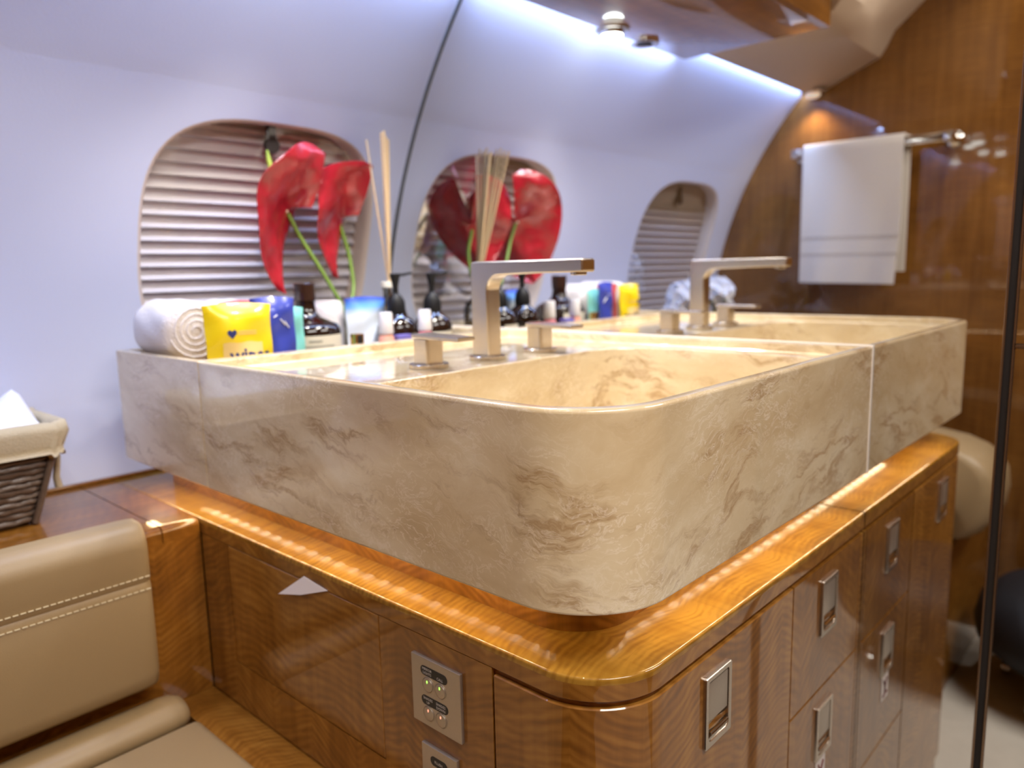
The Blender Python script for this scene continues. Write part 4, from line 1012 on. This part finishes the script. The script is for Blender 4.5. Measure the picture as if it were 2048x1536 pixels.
# ------------------------------------------------------------------ white flowers on the ledge under the far window (seen in the mirror)
fc = Vector((-1.10, 0.800, ZW+0.0008))
FV = Thing('white_bouquet', 'white blossoms in a glass vase on the ledge, seen in the mirror behind the faucet', 'bouquet', fc)
lathe_part(FV, 'vase', fc, [(0.035, 0), (0.042, 0.003), (0.044, 0.02), (0.040, 0.10), (0.046, 0.135), (0.044, 0.135), (0.038, 0.10), (0.041, 0.02), (0.0, 0.006)], 'clear')
random.seed(11)
blooms = [(0.160, 0.0, 0.225, 0.050), (0.115, -0.02, 0.25, 0.040), (-0.01, -0.01, 0.235, 0.050), (-0.07, 0.0, 0.240, 0.042), (0.06, 0.03, 0.205, 0.045), (-0.10, 0.01, 0.195, 0.034), (0.185, 0.01, 0.19, 0.034)]
for (dx_, dy_, dz_, r_) in blooms:
    c_ = fc+Vector((dx_, dy_, dz_)); m_ = MB()
    for k in range(26):
        th_ = math.acos(1-2*(k+0.5)/26); ph_ = k*2.39996
        d = Vector((math.sin(th_)*math.cos(ph_), math.sin(th_)*math.sin(ph_), math.cos(th_)))
        a = d.orthogonal().normalized(); b_ = d.cross(a); rr_ = r_*0.42
        ring = [c_+d*r_*(0.62+0.30*(0.6+0.4*math.cos(2*math.pi*j/8)))+(a*math.cos(2*math.pi*j/8)+b_*math.sin(2*math.pi*j/8))*rr_*random.uniform(0.8, 1.1) for j in range(8)]
        m_.add([c_+d*r_*0.62]+ring, [(0, j+1, (j+1) % 8+1) for j in range(8)])
    bo_ = FV.part('blossom', m_, 'white_petal', smooth=60)
    FV.part('stem', MB().tube([fc+Vector((dx_*0.08, dy_*0.1, 0.01)), fc+Vector((dx_*0.2, dy_*0.2, 0.13)), c_-Vector((0, 0, r_*0.5))], 0.0025, 7), 'stem', bo_)
for (dx_, dy_, dz_, l_, rz) in ((0.05, -0.02, 0.17, 0.09, 0.2), (0.10, 0.0, 0.16, 0.10, -0.3), (-0.03, 0.02, 0.16, 0.09, 2.6), (0.02, -0.04, 0.18, 0.08, -1.2)):
    d = Vector((math.cos(rz), math.sin(rz), 0.35)).normalized(); sd = d.cross(Vector((0, 0, 1))).normalized(); p0 = fc+Vector((dx_*0.3, dy_*0.3, 0.12)); rows = []
    for i in range(9):
        f = i/8; hw_ = 0.022*math.sin(math.pi*min(1, f*0.95+0.05))
        c_ = p0+d*l_*1.2*f+Vector((0, 0, -0.03*f*f))
        rows.append([c_-sd*hw_+Vector((0, 0, 0.006)), c_, c_+sd*hw_+Vector((0, 0, 0.006))])
    FV.part('leaf', MB().loft(rows, False), 'leaf', smooth=60)

# ================================================================== TOWEL RAIL AND TOWEL ON THE BULKHEAD
xb, zb_ = DB+0.062, 0.428
RL = Thing('towel_rail', 'brushed metal towel rail mounted on the veneer bulkhead', 'towel rail', (DB, 0.45, zb_))
RL.part('bar', MB().box((xb-0.006, 0.235, zb_-0.011), (xb+0.006, 0.668, zb_+0.013), 0.003), 'chrome')
for y in (0.245, 0.655):
    RL.part('bracket', MB().box((DB+0.0005, y-0.012, zb_-0.013), (xb+0.008, y+0.012, zb_+0.015), 0.004), 'chrome')
    RL.part('wall_rose', MB().lathe((DB+0.0003, y, zb_), [(0.022, 0), (0.022, 0.004), (0.018, 0.007), (0.010, 0.008)], 24, 'x'), 'chrome')
TW = Thing('hand_towel', 'cream terry hand towel hanging from the rail, seen in the mirror', 'towel', (xb, 0.49, 0.043))
def towel_sheet(th):
    path = []
    xf_, xk = xb+0.012, xb-0.011
    zb0 = 0.075
    for i in range(19): path.append((xk-0.001*(1-i/18), zb0+(zb_+0.010-zb0)*i/18))
    for i in range(1, 8):
        a = math.pi-math.pi*i/8; path.append((xb+0.0005+0.0120*math.cos(a), zb_+0.012+0.009*math.sin(a)))
    for i in range(1, 25): path.append((xf_+0.003*(i/24)**2, zb_+0.010-(zb_+0.010-0.043)*i/24))
    rows = []
    for k, (x, z) in enumerate(path):
        row = []; fr = max(0, (k-26)/23)
        for j in range(29):
            f = j/28; y = 0.352+0.276*f - (0.012*(1-f) if k < 20 else 0) + 0.006*math.sin(z*16+1)*(1-f)*fr
            wv_ = fr*(0.0035*math.sin(f*9+1+z*4)+0.002*math.sin(f*17+z*9))
            row.append(Vector((x+wv_+th*0, y, z+0.010*(f-0.5)*fr*0.6)))
        rows.append(row)
    return rows
fr_ = towel_sheet(0); cen = []
nrm_rows = []
for i, r_ in enumerate(fr_):
    t_ = (fr_[min(i+1, len(fr_)-1)][5]-fr_[max(i-1, 0)][5]); n3 = Vector((t_.z, 0, -t_.x)).normalized()*0.0028
    nrm_rows.append([p+n3 for p in r_])
inn = [[p*2-q_ for p, q_ in zip(a, b_)] for a, b_ in zip(fr_, nrm_rows)]
tm_ = MB().loft(nrm_rows, False).loft(inn, False).loft([nrm_rows[0], inn[0]], False).loft([nrm_rows[-1], inn[-1]], False)
tm_.loft([[r_[0] for r_ in nrm_rows], [r_[0] for r_ in inn]], False).loft([[r_[-1] for r_ in nrm_rows], [r_[-1] for r_ in inn]], False)
TW.part('cloth', tm_, 'terry_bar', smooth=70)
for z0_, z1_ in ((0.172, 0.180), (0.124, 0.130)):
    rows = []
    src = max(range(27, len(fr_)), key=lambda i: -abs(fr_[i][14].z-(z0_+z1_)/2))
    for z in (z1_, z0_):
        rows.append([Vector((max(nrm_rows[src][j].x, inn[src][j].x)+0.0009, fr_[src][j].y, z+0.010*(j/28-0.5)*0.4)) for j in range(29)])
    TW.part('woven_band', MB().loft(rows, False), 'terry_band', smooth=60)

# ================================================================== CEILING FITTINGS
def downlight(name, lab, x, y, zc, power, lit=True, drop=0.010, color=NEUT, spot=110, group='recessed downlights', lens='lamp'):
    T = Thing(name, lab, 'light', (x, y, zc), group)
    T.part('trim_ring', MB().lathe((x, y, zc), [(0.036, 0.0), (0.036, -0.002), (0.033, -0.004), (0.024, -0.0042), (0.024, 0.0)], 36), 'chrome')
    T.part('housing', MB().lathe((x, y, zc), [(0.0235, 0.0), (0.0235, -drop+0.001), (0.0225, -drop), (0.021, -drop+0.0012)], 32), 'nickel')
    T.part('lens', MB().lathe((x, y, zc-drop), [(0.0212, 0.0008), (0.0206, -0.004), (0.0175, -0.0085), (0.011, -0.0115), (0.0, -0.0128)], 28), lens, smooth=60)
    if lit:
        d = bpy.data.lights.new('lamp', 'SPOT'); d.energy = power; d.color = color; d.spot_size = math.radians(spot); d.spot_blend = 0.6; d.shadow_soft_size = 0.02
        o = bpy.data.objects.new('lamp', d); COL.objects.link(o); o.parent = T.o; o.location = (0, 0, -drop-0.020)
    return T
downlight('downlight', 'bright round downlight in the wood valance, seen in the mirror', -0.365, 0.640, 0.580, 7.0, drop=0.012)
downlight('downlight', 'round downlight in the wood valance closest to the mirror', -0.130, 0.480, 0.580, 9.0)
downlight('downlight', 'round downlight in the valance over the front of the basin', -0.220, 0.430, 0.580, 8.0)
downlight('downlight', 'round downlight in the tan soffit next to the bulkhead', -1.372, 0.620, 0.6055, 2.2, color=WARM, spot=120, drop=0.0045, lens='lamp_dim')
GV = Thing('air_vent', 'small dark round air outlet in the wood valance beside the downlight', 'vent', (-0.495, 0.645, 0.580))
GV.part('ring', MB().lathe((-0.495, 0.645, 0.580), [(0.030, 0.0), (0.030, -0.003), (0.026, -0.004), (0.020, -0.003), (0.018, 0.0)], 32), 'chrome')
GV.part('nozzle', MB().lathe((-0.495, 0.645, 0.580), [(0.017, 0.0), (0.016, -0.004), (0.008, -0.006), (0.0, -0.006)], 24), 'dark_metal')
CL = Thing('fill_panel', 'added fill light panel at the ceiling above the aisle', 'light', (-0.72, -0.82, 1.09))  # unseen fixture added to carry the frontal fill
CL.part('frame', MB().box((-1.19, -1.06, 1.090), (-0.25, -0.58, 1.0995), 0.003), 'nickel')
CL.part('diffuser', MB().box((-1.17, -1.045, 1.0875), (-0.27, -0.595, 1.0898)), 'fill_glow', smooth=0)
for i, (x, y) in enumerate(((-1.15, 0.02), (-0.90, 0.02))):  # out-of-view lamps added to lift the dark bulkhead
    downlight('downlight', ['added fill downlight near the bulkhead above the aisle', 'added fill downlight above the seat front'][i], x, y, 1.0995, 8.0, drop=0.006, color=NEUT)

# ================================================================== BLACK STOOL (seen in the mirror)
sc_ = (-1.14, -0.165, FL)
SO = Thing('black_stool', 'low round black padded stool on the pale carpet, seen in the mirror', 'stool', sc_)
SO.part('seat', MB().lathe(sc_, [(0.12, 0.085), (0.19, 0.10), (0.228, 0.135), (0.236, 0.175), (0.225, 0.225), (0.19, 0.26), (0.12, 0.277), (0.0, 0.282)], 48), 'black_uph', smooth=60)
SO.part('post', MB().lathe(sc_, [(0.025, 0.025), (0.025, 0.095)], 20), 'chrome')
for k in range(5):
    a = 2*math.pi*k/5+0.55; e = Vector(sc_)+Vector((0.17*math.cos(a), 0.17*math.sin(a), 0))
    lg_ = SO.part('leg', MB().tube([Vector(sc_)+Vector((0, 0, 0.045)), e+Vector((0, 0, 0.040))], [0.012, 0.009], 10), 'chrome')
    SO.part('caster', MB().lathe(e+Vector((0, 0, 0.017)), [(0.006, -0.010), (0.016, -0.008), (0.0165, 0.0), (0.016, 0.008), (0.006, 0.010)], 18, 'y'), 'chrome', lg_)
